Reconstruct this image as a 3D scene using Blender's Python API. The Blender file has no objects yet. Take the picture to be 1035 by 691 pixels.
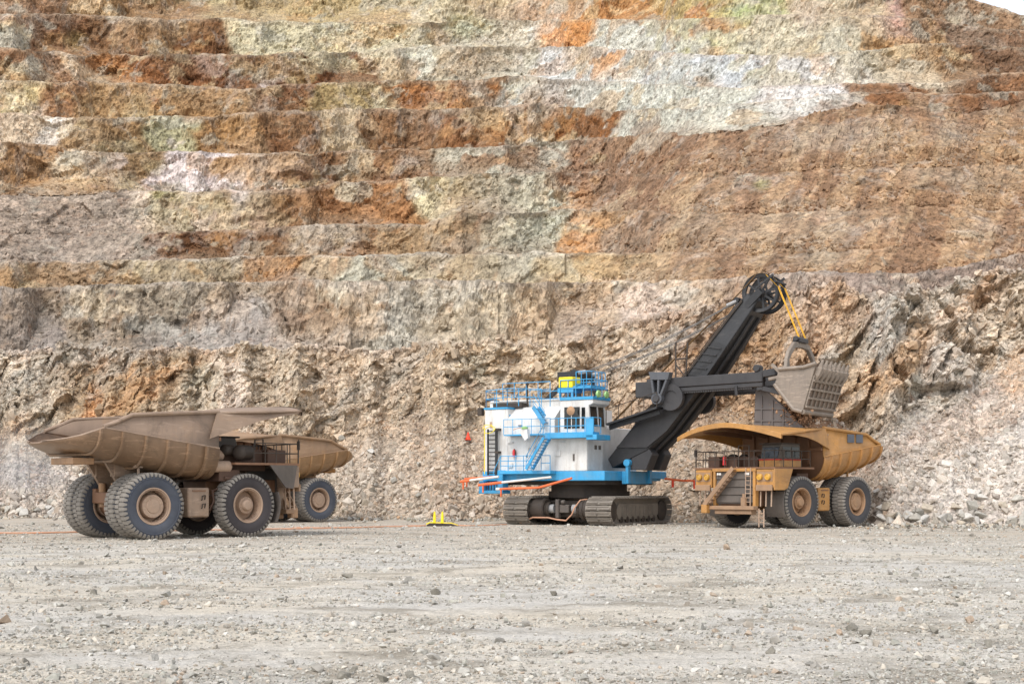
import bpy, bmesh, math, random
import numpy as np
from mathutils import Vector, Matrix
R = math.radians
random.seed(7); rng = np.random.default_rng(11)
S = bpy.context.scene
COL = S.collection

# ---------------------------------------------------------------- camera, world, sun, exposure
F = 1400.0; CX = 517.5; HY = 493.0; CH = 2.73          # focal length in photo pixels, horizon row, eye height
cam_d = bpy.data.cameras.new('camera'); cam = bpy.data.objects.new('camera', cam_d); COL.objects.link(cam)
cam.location = (0, 0, CH); cam.rotation_euler = (R(90), 0, 0)
cam_d.sensor_width = 36.0; cam_d.lens = 36.0 * F / 1035.0
cam_d.shift_y = (HY - 345.5) / 1035.0
cam_d.clip_start = 0.5; cam_d.clip_end = 12000
S.camera = cam
S.render.resolution_x = 1024; S.render.resolution_y = 683
SUN_EL, SUN_AZ = 52.0, 215.0                            # azimuth clockwise from +Y
w = bpy.data.worlds.new('World'); S.world = w; w.use_nodes = True
nt = w.node_tree; bg = nt.nodes['Background']
sky = nt.nodes.new('ShaderNodeTexSky'); sky.sky_type = 'NISHITA'; sky.sun_disc = False
sky.sun_elevation = R(SUN_EL); sky.sun_rotation = R(SUN_AZ); sky.air_density = 1.0; sky.dust_density = 1.2
hs = nt.nodes.new('ShaderNodeHueSaturation'); hs.inputs['Saturation'].default_value = 0.32
nt.links.new(sky.outputs[0], hs.inputs['Color']); nt.links.new(hs.outputs[0], bg.inputs['Color'])
bg.inputs['Strength'].default_value = 0.15
sun_d = bpy.data.lights.new('sun', 'SUN'); sun = bpy.data.objects.new('sun', sun_d); COL.objects.link(sun)
sun_d.energy = 1.15; sun_d.angle = R(22); sun_d.color = (1.0, 0.965, 0.925)
_sd = Vector((math.sin(R(SUN_AZ)) * math.cos(R(SUN_EL)), math.cos(R(SUN_AZ)) * math.cos(R(SUN_EL)), math.sin(R(SUN_EL))))
sun.rotation_euler = _sd.to_track_quat('Z', 'Y').to_euler()
S.view_settings.view_transform = 'Standard'; S.view_settings.look = 'None'
S.view_settings.exposure = 0.97; S.view_settings.gamma = 1.0

def tag(o, label=None, cat=None, group=None, kind=None):
    if label: o['label'] = label
    if cat: o['category'] = cat
    if group: o['group'] = group
    if kind: o['kind'] = kind
    return o

def lin(c, k=1.0):
    return tuple((((v / 255.0) + 0.055) / 1.055) ** 2.4 * k if v > 10 else v / 255.0 / 12.92 * k for v in c)

# ---------------------------------------------------------------- numpy noise
def _h(ix, iy, iz, seed):
    with np.errstate(over='ignore'):
        h = (ix.astype(np.uint32) * np.uint32(374761393)) ^ (iy.astype(np.uint32) * np.uint32(668265263)) ^ (iz.astype(np.uint32) * np.uint32(2246822519)) ^ np.uint32((seed * 3266489917) & 0xffffffff)
        h = (h ^ (h >> np.uint32(13))) * np.uint32(1274126177)
        h = (h ^ (h >> np.uint32(16))) * np.uint32(2654435761)
        h = h ^ (h >> np.uint32(15))
    return h.astype(np.float64) / 4294967295.0
def vnoise(x, y, z, seed=0):
    xi, yi, zi = np.floor(x), np.floor(y), np.floor(z)
    fx, fy, fz = x - xi, y - yi, z - zi
    fx = fx * fx * (3 - 2 * fx); fy = fy * fy * (3 - 2 * fy); fz = fz * fz * (3 - 2 * fz)
    xi, yi, zi = xi.astype(np.int64), yi.astype(np.int64), zi.astype(np.int64)
    r = 0
    for a in (0, 1):
        wa = fx if a else 1 - fx
        for b in (0, 1):
            wb = fy if b else 1 - fy
            for c in (0, 1):
                r = r + wa * wb * (fz if c else 1 - fz) * _h(xi + a, yi + b, zi + c, seed)
    return r * 2 - 1
def fbm(x, y, z, o=4, seed=0):
    s = 0; a = 1; t = 0
    for i in range(o):
        s = s + a * vnoise(x * 2 ** i, y * 2 ** i, z * 2 ** i, seed + i * 17); t += a; a *= .5
    return s / t
def facets(x, y, z, seed=0, tilt=1.2):
    """angular blocks: nearest jittered cell, each with its own height and tilt; returns height and cell id"""
    xi, yi, zi = np.floor(x - .5).astype(np.int64), np.floor(y - .5).astype(np.int64), np.floor(z - .5).astype(np.int64)
    bd = np.full(x.shape, 1e9); bh = np.zeros(x.shape); bi = np.zeros(x.shape)
    for a in (0, 1):
        for b in (0, 1):
            for c in (0, 1):
                i, j, k = xi + a, yi + b, zi + c
                dx = x - (i + .5 + (_h(i, j, k, seed) - .5) * .9); dy = y - (j + .5 + (_h(i, j, k, seed + 1) - .5) * .9); dz = z - (k + .5 + (_h(i, j, k, seed + 2) - .5) * .9)
                d = dx * dx + dy * dy + dz * dz
                r1 = _h(i, j, k, seed + 3)
                hh = (r1 - .5) + tilt * ((_h(i, j, k, seed + 4) - .5) * dx + (_h(i, j, k, seed + 5) - .5) * dz)
                m = d < bd
                bd = np.where(m, d, bd); bh = np.where(m, hh, bh); bi = np.where(m, _h(i, j, k, seed + 6), bi)
    return bh, bi

# ---------------------------------------------------------------- materials
class NT:
    def __init__(s, name):
        s.m = bpy.data.materials.new(name); s.m.use_nodes = True; s.t = s.m.node_tree
        s.b = s.t.nodes['Principled BSDF']; s.co = None
    def n(s, typ, **kw):
        nd = s.t.nodes.new('ShaderNode' + typ)
        for k, v in kw.items():
            if k in nd.inputs.keys(): nd.inputs[k].default_value = v
            else: setattr(nd, k, v)
        return nd
    def l(s, a, b): s.t.links.new(a, b)
    def coord(s):
        if s.co is None: s.co = s.n('TexCoord').outputs['Object']
        return s.co
    def noise(s, scale, detail=4, rough=.6, dist=0.0, co=None):
        nd = s.n('TexNoise', Scale=scale, Detail=detail, Roughness=rough, Distortion=dist); s.l(co or s.coord(), nd.inputs['Vector']); return nd.outputs['Fac']
    def ramp(s, fac, stops):
        nd = s.n('ValToRGB'); e = nd.color_ramp.elements
        while len(e) < len(stops): e.new(.5)
        for i, (p, c) in enumerate(stops):
            e[i].position = p; e[i].color = (c, c, c, 1) if isinstance(c, (int, float)) else (*c, 1)
        s.l(fac, nd.inputs['Fac']); return nd.outputs['Color']
    def mix(s, fac, a, b, mode='MIX'):
        nd = s.n('Mix', data_type='RGBA', blend_type=mode)
        for v, i in ((fac, 0), (a, 6), (b, 7)):
            if isinstance(v, (int, float)): nd.inputs[i].default_value = v
            elif isinstance(v, tuple): nd.inputs[i].default_value = (*v, 1)
            else: s.l(v, nd.inputs[i])
        return nd.outputs[2]
    def bump(s, h, strength=.5, dist=.1, prev=None):
        nd = s.n('Bump', Strength=strength, Distance=dist); s.l(h, nd.inputs['Height'])
        if prev is not None: s.l(prev, nd.inputs['Normal'])
        return nd.outputs['Normal']

def rock_mat(name, scale=1.0, rust=.4, fl=.62):
    m = NT(name); at = m.n('Attribute'); at.attribute_name = 'rock'; c = at.outputs['Color']
    # crushed colour speckle, mineral streaks dipping to the right, fine grain
    mp = m.n('Mapping'); mp.inputs['Rotation'].default_value = (0, R(38), 0); mp.inputs['Scale'].default_value = (1.0, 1.0, .6); m.l(m.coord(), mp.inputs['Vector'])
    st = m.noise(.22 / scale, 6, .65, 1.2, mp.outputs[0])
    st2 = m.noise(.5 / scale, 6, .7, .8, mp.outputs[0])
    big = m.noise(.06 / scale, 6, .62, .8)
    mid = m.noise(.45 / scale, 6, .72, .3)
    fine = m.noise(2.2 / scale, 4, .75)
    c = m.mix(m.ramp(st, [(.54, 0), (.66, .4)]), c, lin((206, 194, 180), .72), 'MIX')
    c = m.mix(m.ramp(st2, [(.56, 0), (.66, rust)]), c, lin((178, 122, 80), .7))
    c = m.mix(m.ramp(st2, [(.30, .55), (.42, 0)]), c, lin((176, 174, 158), .66))
    c = m.mix(m.ramp(big, [(.52, 0), (.68, .35)]), c, lin((198, 184, 164), .7))
    c = m.mix(1.0, c, m.ramp(mid, [(.22, fl), (.5, 1.0), (.8, 1.3)]), 'MULTIPLY')
    vo = m.n('TexVoronoi', Scale=1.3 / scale, feature='F1'); m.l(m.coord(), vo.inputs['Vector'])
    c = m.mix(.75, c, m.ramp(vo.outputs['Color'], [(0, .62), (.5, 1.0), (1, 1.3)]), 'MULTIPLY')
    c = m.mix(1.0, c, m.ramp(fine, [(.33, .42), (.5, 1.0), (.7, 1.42)]), 'MULTIPLY')
    crk = m.n('TexVoronoi', Scale=.55 / scale, feature='DISTANCE_TO_EDGE'); 
    wv = m.n('VectorMath', operation='ADD'); nz = m.n('TexNoise', Scale=.8 / scale, Detail=4); m.l(m.coord(), nz.inputs['Vector']); m.l(mp.outputs[0], wv.inputs[0]); m.l(nz.outputs['Color'], wv.inputs[1]); m.l(wv.outputs[0], crk.inputs['Vector'])
    m.l(c, m.b.inputs['Base Color']); m.b.inputs['Roughness'].default_value = .95; m.b.inputs['Specular IOR Level'].default_value = .15
    n1 = m.bump(mid, .55, .8 * scale); n2 = m.bump(vo.outputs['Distance'], .6, .35 * scale, n1); n3 = m.bump(fine, .8, .22 * scale, n2)
    n4 = m.bump(m.ramp(crk.outputs['Distance'], [(0, 0), (.07, 1)]), .35, .25 * scale, n3)
    m.l(n4, m.b.inputs['Normal']); return m.m

def stone_mat(name):
    m = NT(name); at = m.n('Attribute'); at.attribute_name = 'rock'
    f = m.noise(6, 4, .7); c = m.mix(1.0, at.outputs['Color'], m.ramp(f, [(.25, .7), (.75, 1.25)]), 'MULTIPLY')
    m.l(c, m.b.inputs['Base Color']); m.b.inputs['Roughness'].default_value = .92; m.b.inputs['Specular IOR Level'].default_value = .2
    m.l(m.bump(f, .5, .05), m.b.inputs['Normal']); return m.m

def ground_mat():
    m = NT('crushed_rock_ground'); sx = m.n('SeparateXYZ'); m.l(m.coord(), sx.inputs[0])
    mp = m.n('Mapping'); mp.inputs['Scale'].default_value = (.7, 1.0, 1.0); m.l(m.coord(), mp.inputs['Vector'])
    big = m.noise(.16, 5, .6, .5, mp.outputs[0]); mid = m.noise(.9, 6, .7, .3, mp.outputs[0]); fine = m.noise(9, 5, .8); ff = m.noise(28, 3, .8)
    grey = lin((205, 199, 189), .88); tan = lin((210, 199, 181), .88)
    c = m.mix(m.ramp(big, [(.42, 0), (.6, 1)]), grey, tan)
    # trafficked strip beside the machines is finer and warmer
    mr = m.n('MapRange'); mr.inputs[1].default_value = 58; mr.inputs[2].default_value = 78; m.l(sx.outputs['Y'], mr.inputs[0])
    c = m.mix(mr.outputs[0], c, m.mix(m.ramp(mid, [(.4, 0), (.62, 1)]), lin((212, 204, 190), .78), lin((200, 182, 160), .78)))
    pt_ = m.noise(.38, 7, .72, .6, mp.outputs[0]); c = m.mix(m.ramp(pt_, [(.38, .85), (.5, 0)]), c, lin((168, 158, 142), .74))
    tr = m.n('Mapping'); tr.inputs['Scale'].default_value = (.05, 1.6, 1.0); tr.inputs['Rotation'].default_value = (0, 0, R(3)); m.l(m.coord(), tr.inputs['Vector']); tn = m.noise(.8, 5, .6, .3, tr.outputs[0]); c = m.mix(1.0, c, m.ramp(tn, [(.34, .94), (.48, 1.0), (.66, 1.03)]), 'MULTIPLY')
    c = m.mix(1.0, c, m.ramp(mid, [(.25, .78), (.7, 1.12)]), 'MULTIPLY')
    c = m.mix(1.0, c, m.ramp(fine, [(.3, .62), (.5, 1), (.72, 1.25)]), 'MULTIPLY')
    c = m.mix(1.0, c, m.ramp(ff, [(.3, .75), (.7, 1.2)]), 'MULTIPLY')
    # wheel tracks of the haul trucks sweeping across the floor
    def mth(op, a, b=None):
        nd = m.n('Math', operation=op)
        for v, i in ((a, 0), (b, 1)):
            if v is None: continue
            if isinstance(v, (int, float)): nd.inputs[i].default_value = v
            else: m.l(v, nd.inputs[i])
        return nd.outputs[0]
    x_, y_ = sx.outputs['X'], sx.outputs['Y']; wob = mth('MULTIPLY', m.noise(.05, 3, .5), 3.0); acc = None
    for (a0, a1, a2) in ((57, .10, .012), (63.5, .06, .010), (72, -.12, -.006), (78, -.10, -.004), (45, .32, .004), (49.5, .30, .004), (88, .02, .002), (92, .03, .001)):
        t = mth('SUBTRACT', mth('ADD', y_, wob), mth('ADD', a0, mth('ADD', mth('MULTIPLY', x_, a1), mth('MULTIPLY', mth('MULTIPLY', x_, x_), a2))))
        w_ = m.ramp(mth('ABSOLUTE', mth('MULTIPLY', t, .5)), [(.28, 1), (.62, 0)]); acc = w_ if acc is None else mth('MAXIMUM', acc, w_)
    lug = m.n('TexWave', Scale=1.1, Distortion=2.0); m.l(m.coord(), lug.inputs['Vector'])
    tk = mth('MULTIPLY', acc, m.ramp(m.noise(.12, 5, .7), [(.38, 0), (.6, 1)]))
    c = m.mix(mth('MULTIPLY', tk, .55), c, m.mix(m.ramp(lug.outputs['Fac'], [(.35, 0), (.6, 1)]), lin((176, 168, 154), .8), lin((204, 196, 184), .84)))
    m.l(c, m.b.inputs['Base Color']); m.b.inputs['Roughness'].default_value = .95; m.b.inputs['Specular IOR Level'].default_value = .15
    m.l(m.bump(ff, .6, .02, m.bump(fine, .7, .06, m.bump(mid, .5, .15))), m.b.inputs['Normal']); return m.m

def paint(name, base, dust=(165, 138, 112), amount=.5, rough=.6, scale=1.0, metal=0.0, dk=.62, streak=True, wear=0.0, grime=0.0):
    m = NT(name); a = m.noise(.9 * scale, 6, .7, .4)
    mp = m.n('Mapping'); mp.inputs['Scale'].default_value = (4, 4, .35); m.l(m.coord(), mp.inputs['Vector'])
    b = m.noise(.9 * scale, 5, .7, 0, mp.outputs[0]); f = m.noise(14 * scale, 3, .7)
    lo = max(0.0, .5 - amount * .5)
    fac = m.ramp(a, [(lo * .75 + .05, 0), (lo * .75 + .4, 1)])
    bc = m.mix(m.ramp(f, [(.55, 0), (.75, .35)]), lin(base), lin(tuple(v * .6 for v in base)))
    c = m.mix(m.mix(1 - amount * .75, fac, (amount,) * 3), bc, lin(dust, dk + .1))
    g2 = m.noise(.35 * scale, 4, .6, .6); c = m.mix(1.0, c, m.ramp(g2, [(.3, .78), (.5, 1.0), (.7, 1.12)]), 'MULTIPLY')
    if streak: c = m.mix(1.0, c, m.ramp(b, [(.3, .88), (.5, 1.0), (.72, 1.05)]), 'MULTIPLY')
    if wear:
        mw = m.n('Mapping'); mw.inputs['Scale'].default_value = (.5, 1.2, 3.5); mw.inputs['Rotation'].default_value = (0, R(12), 0); m.l(m.coord(), mw.inputs['Vector'])
        sc1 = m.noise(1.6, 8, .75, .8, mw.outputs[0]); sc2 = m.noise(.7, 6, .7, 1.2)
        c = m.mix(m.ramp(sc1, [(.54, 0), (.62, wear)]), c, lin(tuple(min(255, v * 1.15 + 10) for v in dust), .8))
        c = m.mix(m.ramp(sc2, [(.54, 0), (.68, wear * .8)]), c, lin(tuple(v * .55 for v in dust), .8))
    if grime:
        mg = m.n('Mapping'); mg.inputs['Scale'].default_value = (1.3, 1.3, .22); m.l(m.coord(), mg.inputs['Vector']); gn = m.noise(1.2, 6, .7, 0, mg.outputs[0]); c = m.mix(m.ramp(gn, [(.52, 0), (.7, grime)]), c, lin((150, 128, 104), .8))
        gz = m.noise(.5, 6, .75, .5); c = m.mix(m.ramp(gz, [(.5, 0), (.7, grime * .7)]), c, lin((178, 164, 146), .8))
    m.l(c, m.b.inputs['Base Color']); m.b.inputs['Roughness'].default_value = rough; m.b.inputs['Metallic'].default_value = metal
    m.l(m.bump(f, .15, .02), m.b.inputs['Normal']); return m.m

M = {}
M['terr'] = rock_mat('terrace_rock', 1.5, .28); M['near'] = rock_mat('blasted_rock', .8)
M['stone'] = stone_mat('loose_stone'); M['ground'] = ground_mat()
M['ybody'] = paint('yellow_truck_paint', (210, 146, 58), (176, 134, 88), .55, .5, wear=.4)
M['dbody'] = paint('dust_covered_truck_paint', (168, 130, 92), (166, 142, 122), .8, .6, wear=.45)
M['bbody'] = paint('dusty_tan_truck_paint', (176, 128, 76), (168, 138, 110), .7, .6, wear=.4)
M['inner'] = paint('worn_bed_steel', (120, 82, 58), (150, 112, 84), .6, .7)
M['dark'] = paint('dusty_dark_metal', (34, 32, 32), (105, 88, 72), .35, .7, 2)
M['engine'] = paint('brown_engine_metal', (70, 48, 38), (112, 84, 66), .5, .7, 2)
M['tread'] = paint('dusty_tyre_tread', (92, 88, 84), (158, 150, 140), .7, .95, 2, streak=False)
M['side'] = paint('blue_grey_tyre_sidewall', (52, 60, 76), (112, 112, 114), .35, .85, 1.5, streak=False)
M['side2'] = paint('dark_tyre_sidewall', (48, 46, 50), (100, 90, 86), .3, .85, 1.5, streak=False)
M['side_c'] = paint('grey_tyre_sidewall', (52, 54, 60), (104, 98, 94), .3, .85, 1.5, streak=False)
M['rim'] = paint('dusty_pink_brown_rim', (184, 150, 122), (190, 164, 142), .6, .7, 2)
M['rimy'] = paint('dusty_ochre_rim', (184, 136, 88), (178, 146, 118), .6, .7, 2)
M['lamp'] = paint('amber_lamp_cover', (222, 166, 44), (190, 150, 90), .4, .35, 3)
M['grille'] = paint('grey_radiator', (84, 82, 80), (120, 104, 90), .4, .7, 2)
M['black'] = paint('black_boom_paint', (22, 24, 28), (74, 70, 68), .2, .5, .8, wear=.25)
M['black2'] = paint('scuffed_black_steel', (34, 34, 38), (92, 88, 86), .3, .55, 1.2)
M['white'] = paint('white_house_paint', (232, 232, 230), (196, 184, 168), .3, .5, .7, grime=.4)
M['blue'] = paint('bright_blue_paint', (16, 158, 216), (120, 168, 190), .24, .45, 1, grime=.3)
M['lowA'] = paint('rubbed_brown_bed_steel', (112, 86, 64), (158, 128, 100), .5, .42, .8, wear=.5); M['lowB'] = paint('rubbed_tan_bed_steel', (150, 112, 72), (168, 134, 98), .5, .42, .8, wear=.5); M['lowC'] = paint('rubbed_ochre_bed_steel', (190, 132, 62), (170, 128, 84), .5, .4, .8, wear=.4)
M['grub'] = paint('mud_caked_ochre_steel', (182, 132, 78), (172, 140, 112), .85, .7, 2)
M['doorm'] = paint('grey_door_steel', (84, 80, 80), (120, 110, 104), .5, .6, 1)
M['worn'] = paint('polished_dipper_steel', (118, 110, 102), (158, 142, 126), .65, .6, 1.2, wear=.6)
M['wornd'] = paint('dipper_inner_steel', (110, 92, 80), (150, 128, 110), .6, .6, 1.2)
M['track'] = paint('worn_track_steel', (110, 104, 96), (150, 138, 124), .5, .6, 2)
M['yellow'] = paint('yellow_enamel', (250, 222, 20), (230, 205, 70), .15, .4, 2, streak=False)
M['orange'] = paint('orange_rubber', (236, 104, 48), (226, 140, 96), .2, .6, 2, streak=False)
M['cable'] = paint('faded_orange_cable', (220, 142, 100), (206, 172, 146), .55, .7, 1, streak=False)
M['plast'] = paint('white_plastic', (236, 230, 222), (220, 205, 190), .2, .5, 2, streak=False)
M['rope'] = paint('grey_wire_rope', (120, 118, 116), (120, 112, 104), .3, .5, 3, streak=False)
M['roped'] = paint('greased_hoist_rope', (120, 84, 30), (90, 70, 45), .4, .6, 3, streak=False)
M['ropey'] = paint('yellow_hoist_rope', (240, 178, 20), (200, 150, 50), .2, .5, 3, streak=False)
M['red'] = paint('red_enamel', (200, 26, 30), (170, 70, 60), .15, .4, 3, streak=False)
M['redo'] = paint('red_orange_plastic', (244, 66, 30), (240, 100, 60), .1, .5, 3, streak=False)
M['vent'] = paint('blue_grey_mesh_panel', (92, 98, 110), (110, 108, 108), .3, .8, 3)
M['pump'] = paint('light_grey_motor', (176, 176, 176), (150, 140, 130), .3, .5, 3)
def glass(name, c, rough=.08):
    m = NT(name); m.b.inputs['Base Color'].default_value = (*lin(c), 1); m.b.inputs['Roughness'].default_value = rough
    f = m.noise(3, 3, .6); m.l(m.ramp(f, [(.3, rough), (.8, rough + .25)]), m.b.inputs['Roughness']); return m.m
M['glass'] = glass('tinted_cab_glass', (22, 26, 28)); M['green'] = glass('pale_green_lamp_glass', (150, 190, 120), .2)
M['skin'] = paint('skin', (190, 140, 110), (190, 140, 110), .1, .6, 3, streak=False)
M['hiviz'] = paint('green_yellow_vest', (190, 220, 80), (190, 220, 120), .1, .7, 3, streak=False)
M['navy'] = paint('dark_work_trousers', (36, 42, 60), (60, 60, 70), .1, .8, 3, streak=False)

# ---------------------------------------------------------------- mesh builder
class MB:
    def __init__(s): s.v = []; s.f = []; s.mi = []; s.cur = 0
    def add(s, vs, fs, T=None):
        o = len(s.v)
        s.v += [tuple(T @ Vector(p)) if T is not None else tuple(p) for p in vs]
        s.f += [tuple(i + o for i in f) for f in fs]; s.mi += [s.cur] * len(fs); return s
    def box(s, a, b, T=None):
        (x0, y0, z0), (x1, y1, z1) = a, b
        return s.add([(x0, y0, z0), (x1, y0, z0), (x1, y1, z0), (x0, y1, z0), (x0, y0, z1), (x1, y0, z1), (x1, y1, z1), (x0, y1, z1)],
                     [(0, 3, 2, 1), (4, 5, 6, 7), (0, 1, 5, 4), (1, 2, 6, 5), (2, 3, 7, 6), (3, 0, 4, 7)], T)
    def tube(s, pts, r, n=8, cap=True):
        P = [Vector(p) for p in pts]; rr = r if isinstance(r, (list, tuple)) else [r] * len(P); vs = []; fs = []
        up = None
        for i, p in enumerate(P):
            d = (P[min(i + 1, len(P) - 1)] - P[max(i - 1, 0)]).normalized()
            if up is None: up = Vector((0, 0, 1)) if abs(d.z) < .9 else Vector((1, 0, 0))
            a = d.cross(up).normalized(); b = a.cross(d).normalized(); up = b
            for k in range(n):
                t = 2 * math.pi * k / n; vs.append(p + (a * math.cos(t) + b * math.sin(t)) * rr[i])
        for i in range(len(P) - 1):
            for k in range(n): fs.append((i * n + k, i * n + (k + 1) % n, (i + 1) * n + (k + 1) % n, (i + 1) * n + k))
        if cap: fs.append(tuple(range(n))[::-1]); fs.append(tuple((len(P) - 1) * n + k for k in range(n)))
        return s.add(vs, fs)
    def bar(s, p, q, w, h, up=(0, 0, 1)):
        p, q = Vector(p), Vector(q); d = (q - p).normalized(); u = Vector(up)
        if abs(d.dot(u)) > .98: u = Vector((1, 0, 0))
        a = d.cross(u).normalized() * w / 2; b = a.cross(d).normalized() * h / 2
        vs = [p - a - b, p + a - b, p + a + b, p - a + b, q - a - b, q + a - b, q + a + b, q - a + b]
        return s.add(vs, [(0, 1, 2, 3), (7, 6, 5, 4), (0, 4, 5, 1), (1, 5, 6, 2), (2, 6, 7, 3), (3, 7, 4, 0)])
    def lathe(s, prof, T=None, n=48, closed=False):           # prof: (axial y, radius), axis = local Y
        vs = []; fs = []; m = len(prof)
        for k in range(n):
            t = 2 * math.pi * k / n
            for (y, r) in prof: vs.append((r * math.cos(t), y, r * math.sin(t)))
        for k in range(n):
            k2 = (k + 1) % n
            for i in range(m if closed else m - 1):
                j = (i + 1) % m; fs.append((k * m + i, k * m + j, k2 * m + j, k2 * m + i))
        return s.add(vs, fs, T)
    def prism(s, poly, y0, y1, T=None):                         # poly in (x,z), extruded along y; y0,y1 may be lists
        n = len(poly); a = y0 if isinstance(y0, list) else [y0] * n; b = y1 if isinstance(y1, list) else [y1] * n
        vs = [(p[0], a[i], p[1]) for i, p in enumerate(poly)] + [(p[0], b[i], p[1]) for i, p in enumerate(poly)]
        fs = [tuple(range(n)), tuple(range(2 * n - 1, n - 1, -1))] + [(i, i + n, (i + 1) % n + n, (i + 1) % n) for i in range(n)]
        return s.add(vs, fs, T)
    def grid(s, rows):
        m = len(rows[0]); vs = [p for r in rows for p in r]
        return s.add(vs, [(i * m + j, i * m + j + 1, (i + 1) * m + j + 1, (i + 1) * m + j) for i in range(len(rows) - 1) for j in range(m - 1)])
    def build(s, name, mats, parent=None, smooth=False, bevel=0, solid=0, loc=None, rot=None):
        me = bpy.data.meshes.new(name); me.from_pydata(s.v, [], s.f)
        for m in (mats if isinstance(mats, (list, tuple)) else [mats]): me.materials.append(m)
        me.polygons.foreach_set('material_index', s.mi)
        bm = bmesh.new(); bm.from_mesh(me); bmesh.ops.recalc_face_normals(bm, faces=bm.faces)
        if smooth:
            for f in bm.faces: f.smooth = True
            for e in bm.edges:
                if len(e.link_faces) == 2 and e.calc_face_angle(0) > R(38): e.smooth = False
        bm.to_mesh(me); bm.free(); me.update()
        o = bpy.data.objects.new(name, me); COL.objects.link(o)
        if parent: o.parent = parent
        if loc: o.location = loc
        if rot: o.rotation_euler = rot
        if solid:
            md = o.modifiers.new('thickness', 'SOLIDIFY'); md.thickness = abs(solid); md.offset = -1 if solid > 0 else 1
        if bevel:
            md = o.modifiers.new('edge', 'BEVEL'); md.width = bevel; md.segments = 1; md.limit_method = 'ANGLE'
        return o
def inst(src, name, parent, loc=(0, 0, 0), rot=(0, 0, 0)):
    o = bpy.data.objects.new(name, src.data); COL.objects.link(o); o.parent = parent; o.location = loc; o.rotation_euler = rot; return o
def empty(name, loc, rz=0):
    o = bpy.data.objects.new(name, None); COL.objects.link(o); o.location = loc; o.rotation_euler = (0, 0, rz); o.empty_display_size = .5; return o
def np_mesh(name, V, Fc, mat, colors=None, smooth=False, nper=3):
    me = bpy.data.meshes.new(name); nv = len(V); nf = len(Fc)
    me.vertices.add(nv); me.vertices.foreach_set('co', np.asarray(V, np.float32).ravel())
    me.loops.add(nf * nper); me.loops.foreach_set('vertex_index', np.asarray(Fc, np.int32).ravel())
    me.polygons.add(nf); me.polygons.foreach_set('loop_start', np.arange(0, nf * nper, nper, dtype=np.int32))
    me.polygons.foreach_set('loop_total', np.full(nf, nper, np.int32))
    me.polygons.foreach_set('use_smooth', np.full(nf, smooth, bool))
    if colors is not None:
        at = me.attributes.new('rock', 'FLOAT_COLOR', 'POINT')
        at.data.foreach_set('color', np.concatenate([colors, np.ones((nv, 1))], 1).astype(np.float32).ravel())
    me.materials.append(mat); me.update(calc_edges=True)
    o = bpy.data.objects.new(name, me); COL.objects.link(o); return o
def grid_faces(nr, nc):
    i = np.arange(nr - 1)[:, None] * nc + np.arange(nc - 1)[None, :]
    return np.stack([i, i + 1, i + nc + 1, i + nc], -1).reshape(-1, 4)

# ---------------------------------------------------------------- setting: ground
def poly(xs, pts):
    p = np.array(pts, float); return np.interp(xs, p[:, 0], p[:, 1])
def gheight(x, y):
    return (fbm(x * .05, y * .05, x * 0, 3, 3) * .10 + fbm(x * .35, y * .8, x * 0, 3, 9) * .05 + np.abs(fbm(x * 1.4, y * 1.4, x * 0, 3, 21)) * .10) * np.clip((y - 6) / 10, 0, 1) * np.clip(1.15 - y / 90, .25, 1)
ys = np.concatenate([[-3000, -800, -200, -50, 0, 8], np.geomspace(14, 150, 420), [170, 200, 300, 600, 1500, 5000]])
us = np.concatenate([[-60, -20, -6, -2.2, -1.0, -.7], np.linspace(-.55, .55, 460), [.7, 1.0, 2.2, 6, 20, 60]])
YY, UU = np.meshgrid(ys, us, indexing='ij'); XX = UU * np.clip(YY, 30, 400); ZZ = gheight(XX, YY)
V = np.stack([XX, YY, ZZ], -1).reshape(-1, 3)
g = np_mesh('ground', V, grid_faces(len(ys), len(us)), M['ground'], smooth=True, nper=4); tag(g, kind='structure')

# ---------------------------------------------------------------- setting: pit walls (terraced quarry wall + fresh blasted face)
def srgb_arr(c): 
    c = np.asarray(c, float) / 255; return np.where(c > .04045, ((c + .055) / 1.055) ** 2.4, c / 12.92)
def bench_color(px, segs, soft=10):
    """segs: list of (x_end, colour); blended ends"""
    n = len(segs); out = np.zeros(px.shape + (3,)); wsum = np.zeros(px.shape); x0 = -1e4
    for i, (x1, c) in enumerate(segs):
        e = 1e4 if i == n - 1 else x1
        wgt = 1 / (1 + np.exp(-np.clip((px - x0) / soft, -30, 30))) * 1 / (1 + np.exp(np.clip((px - e) / soft, -30, 30)))
        out += wgt[..., None] * srgb_arr(c); wsum += wgt; x0 = e
    return out / wsum[..., None]
# near face
pxs = np.arange(-240, 1290, 1.2)
TOE = [(-240, 523), (0, 523), (300, 524), (480, 525.5), (600, 526), (700, 527.5), (830, 528.5), (900, 531), (1035, 531.5), (1290, 533)]
TAL = [(-240, 420), (0, 440), (60, 470), (120, 485), (200, 490), (300, 470), (350, 440), (430, 420), (480, 432), (560, 440), (640, 430), (720, 420), (790, 440), (860, 462), (900, 440), (960, 405), (1035, 350), (1290, 330)]
CRE = [(-240, 358), (0, 357), (60, 353), (300, 353), (430, 354), (480, 347), (515, 350), (560, 353), (600, 338), (640, 326), (700, 312), (760, 305), (810, 299), (880, 297), (935, 301), (960, 296), (990, 283), (1035, 274), (1100, 262), (1290, 250)]
def ray_hit(Dt, Zt, ang, py):
    r = (HY - py) / F; t = np.tan(ang); return (CH + Dt * t - Zt) / (t - r)
toe = poly(pxs, TOE) + fbm(pxs * .02, pxs * 0, pxs * 0, 4, 2) * 1.3; D0 = F * CH / (toe - HY)
tal = poly(pxs, TAL) + fbm(pxs * .03, pxs * 0, pxs * 0, 3, 5) * 18; cre = poly(pxs, CRE) + fbm(pxs * .05, pxs * 0, pxs * 0, 4, 8) * 3.0
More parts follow.
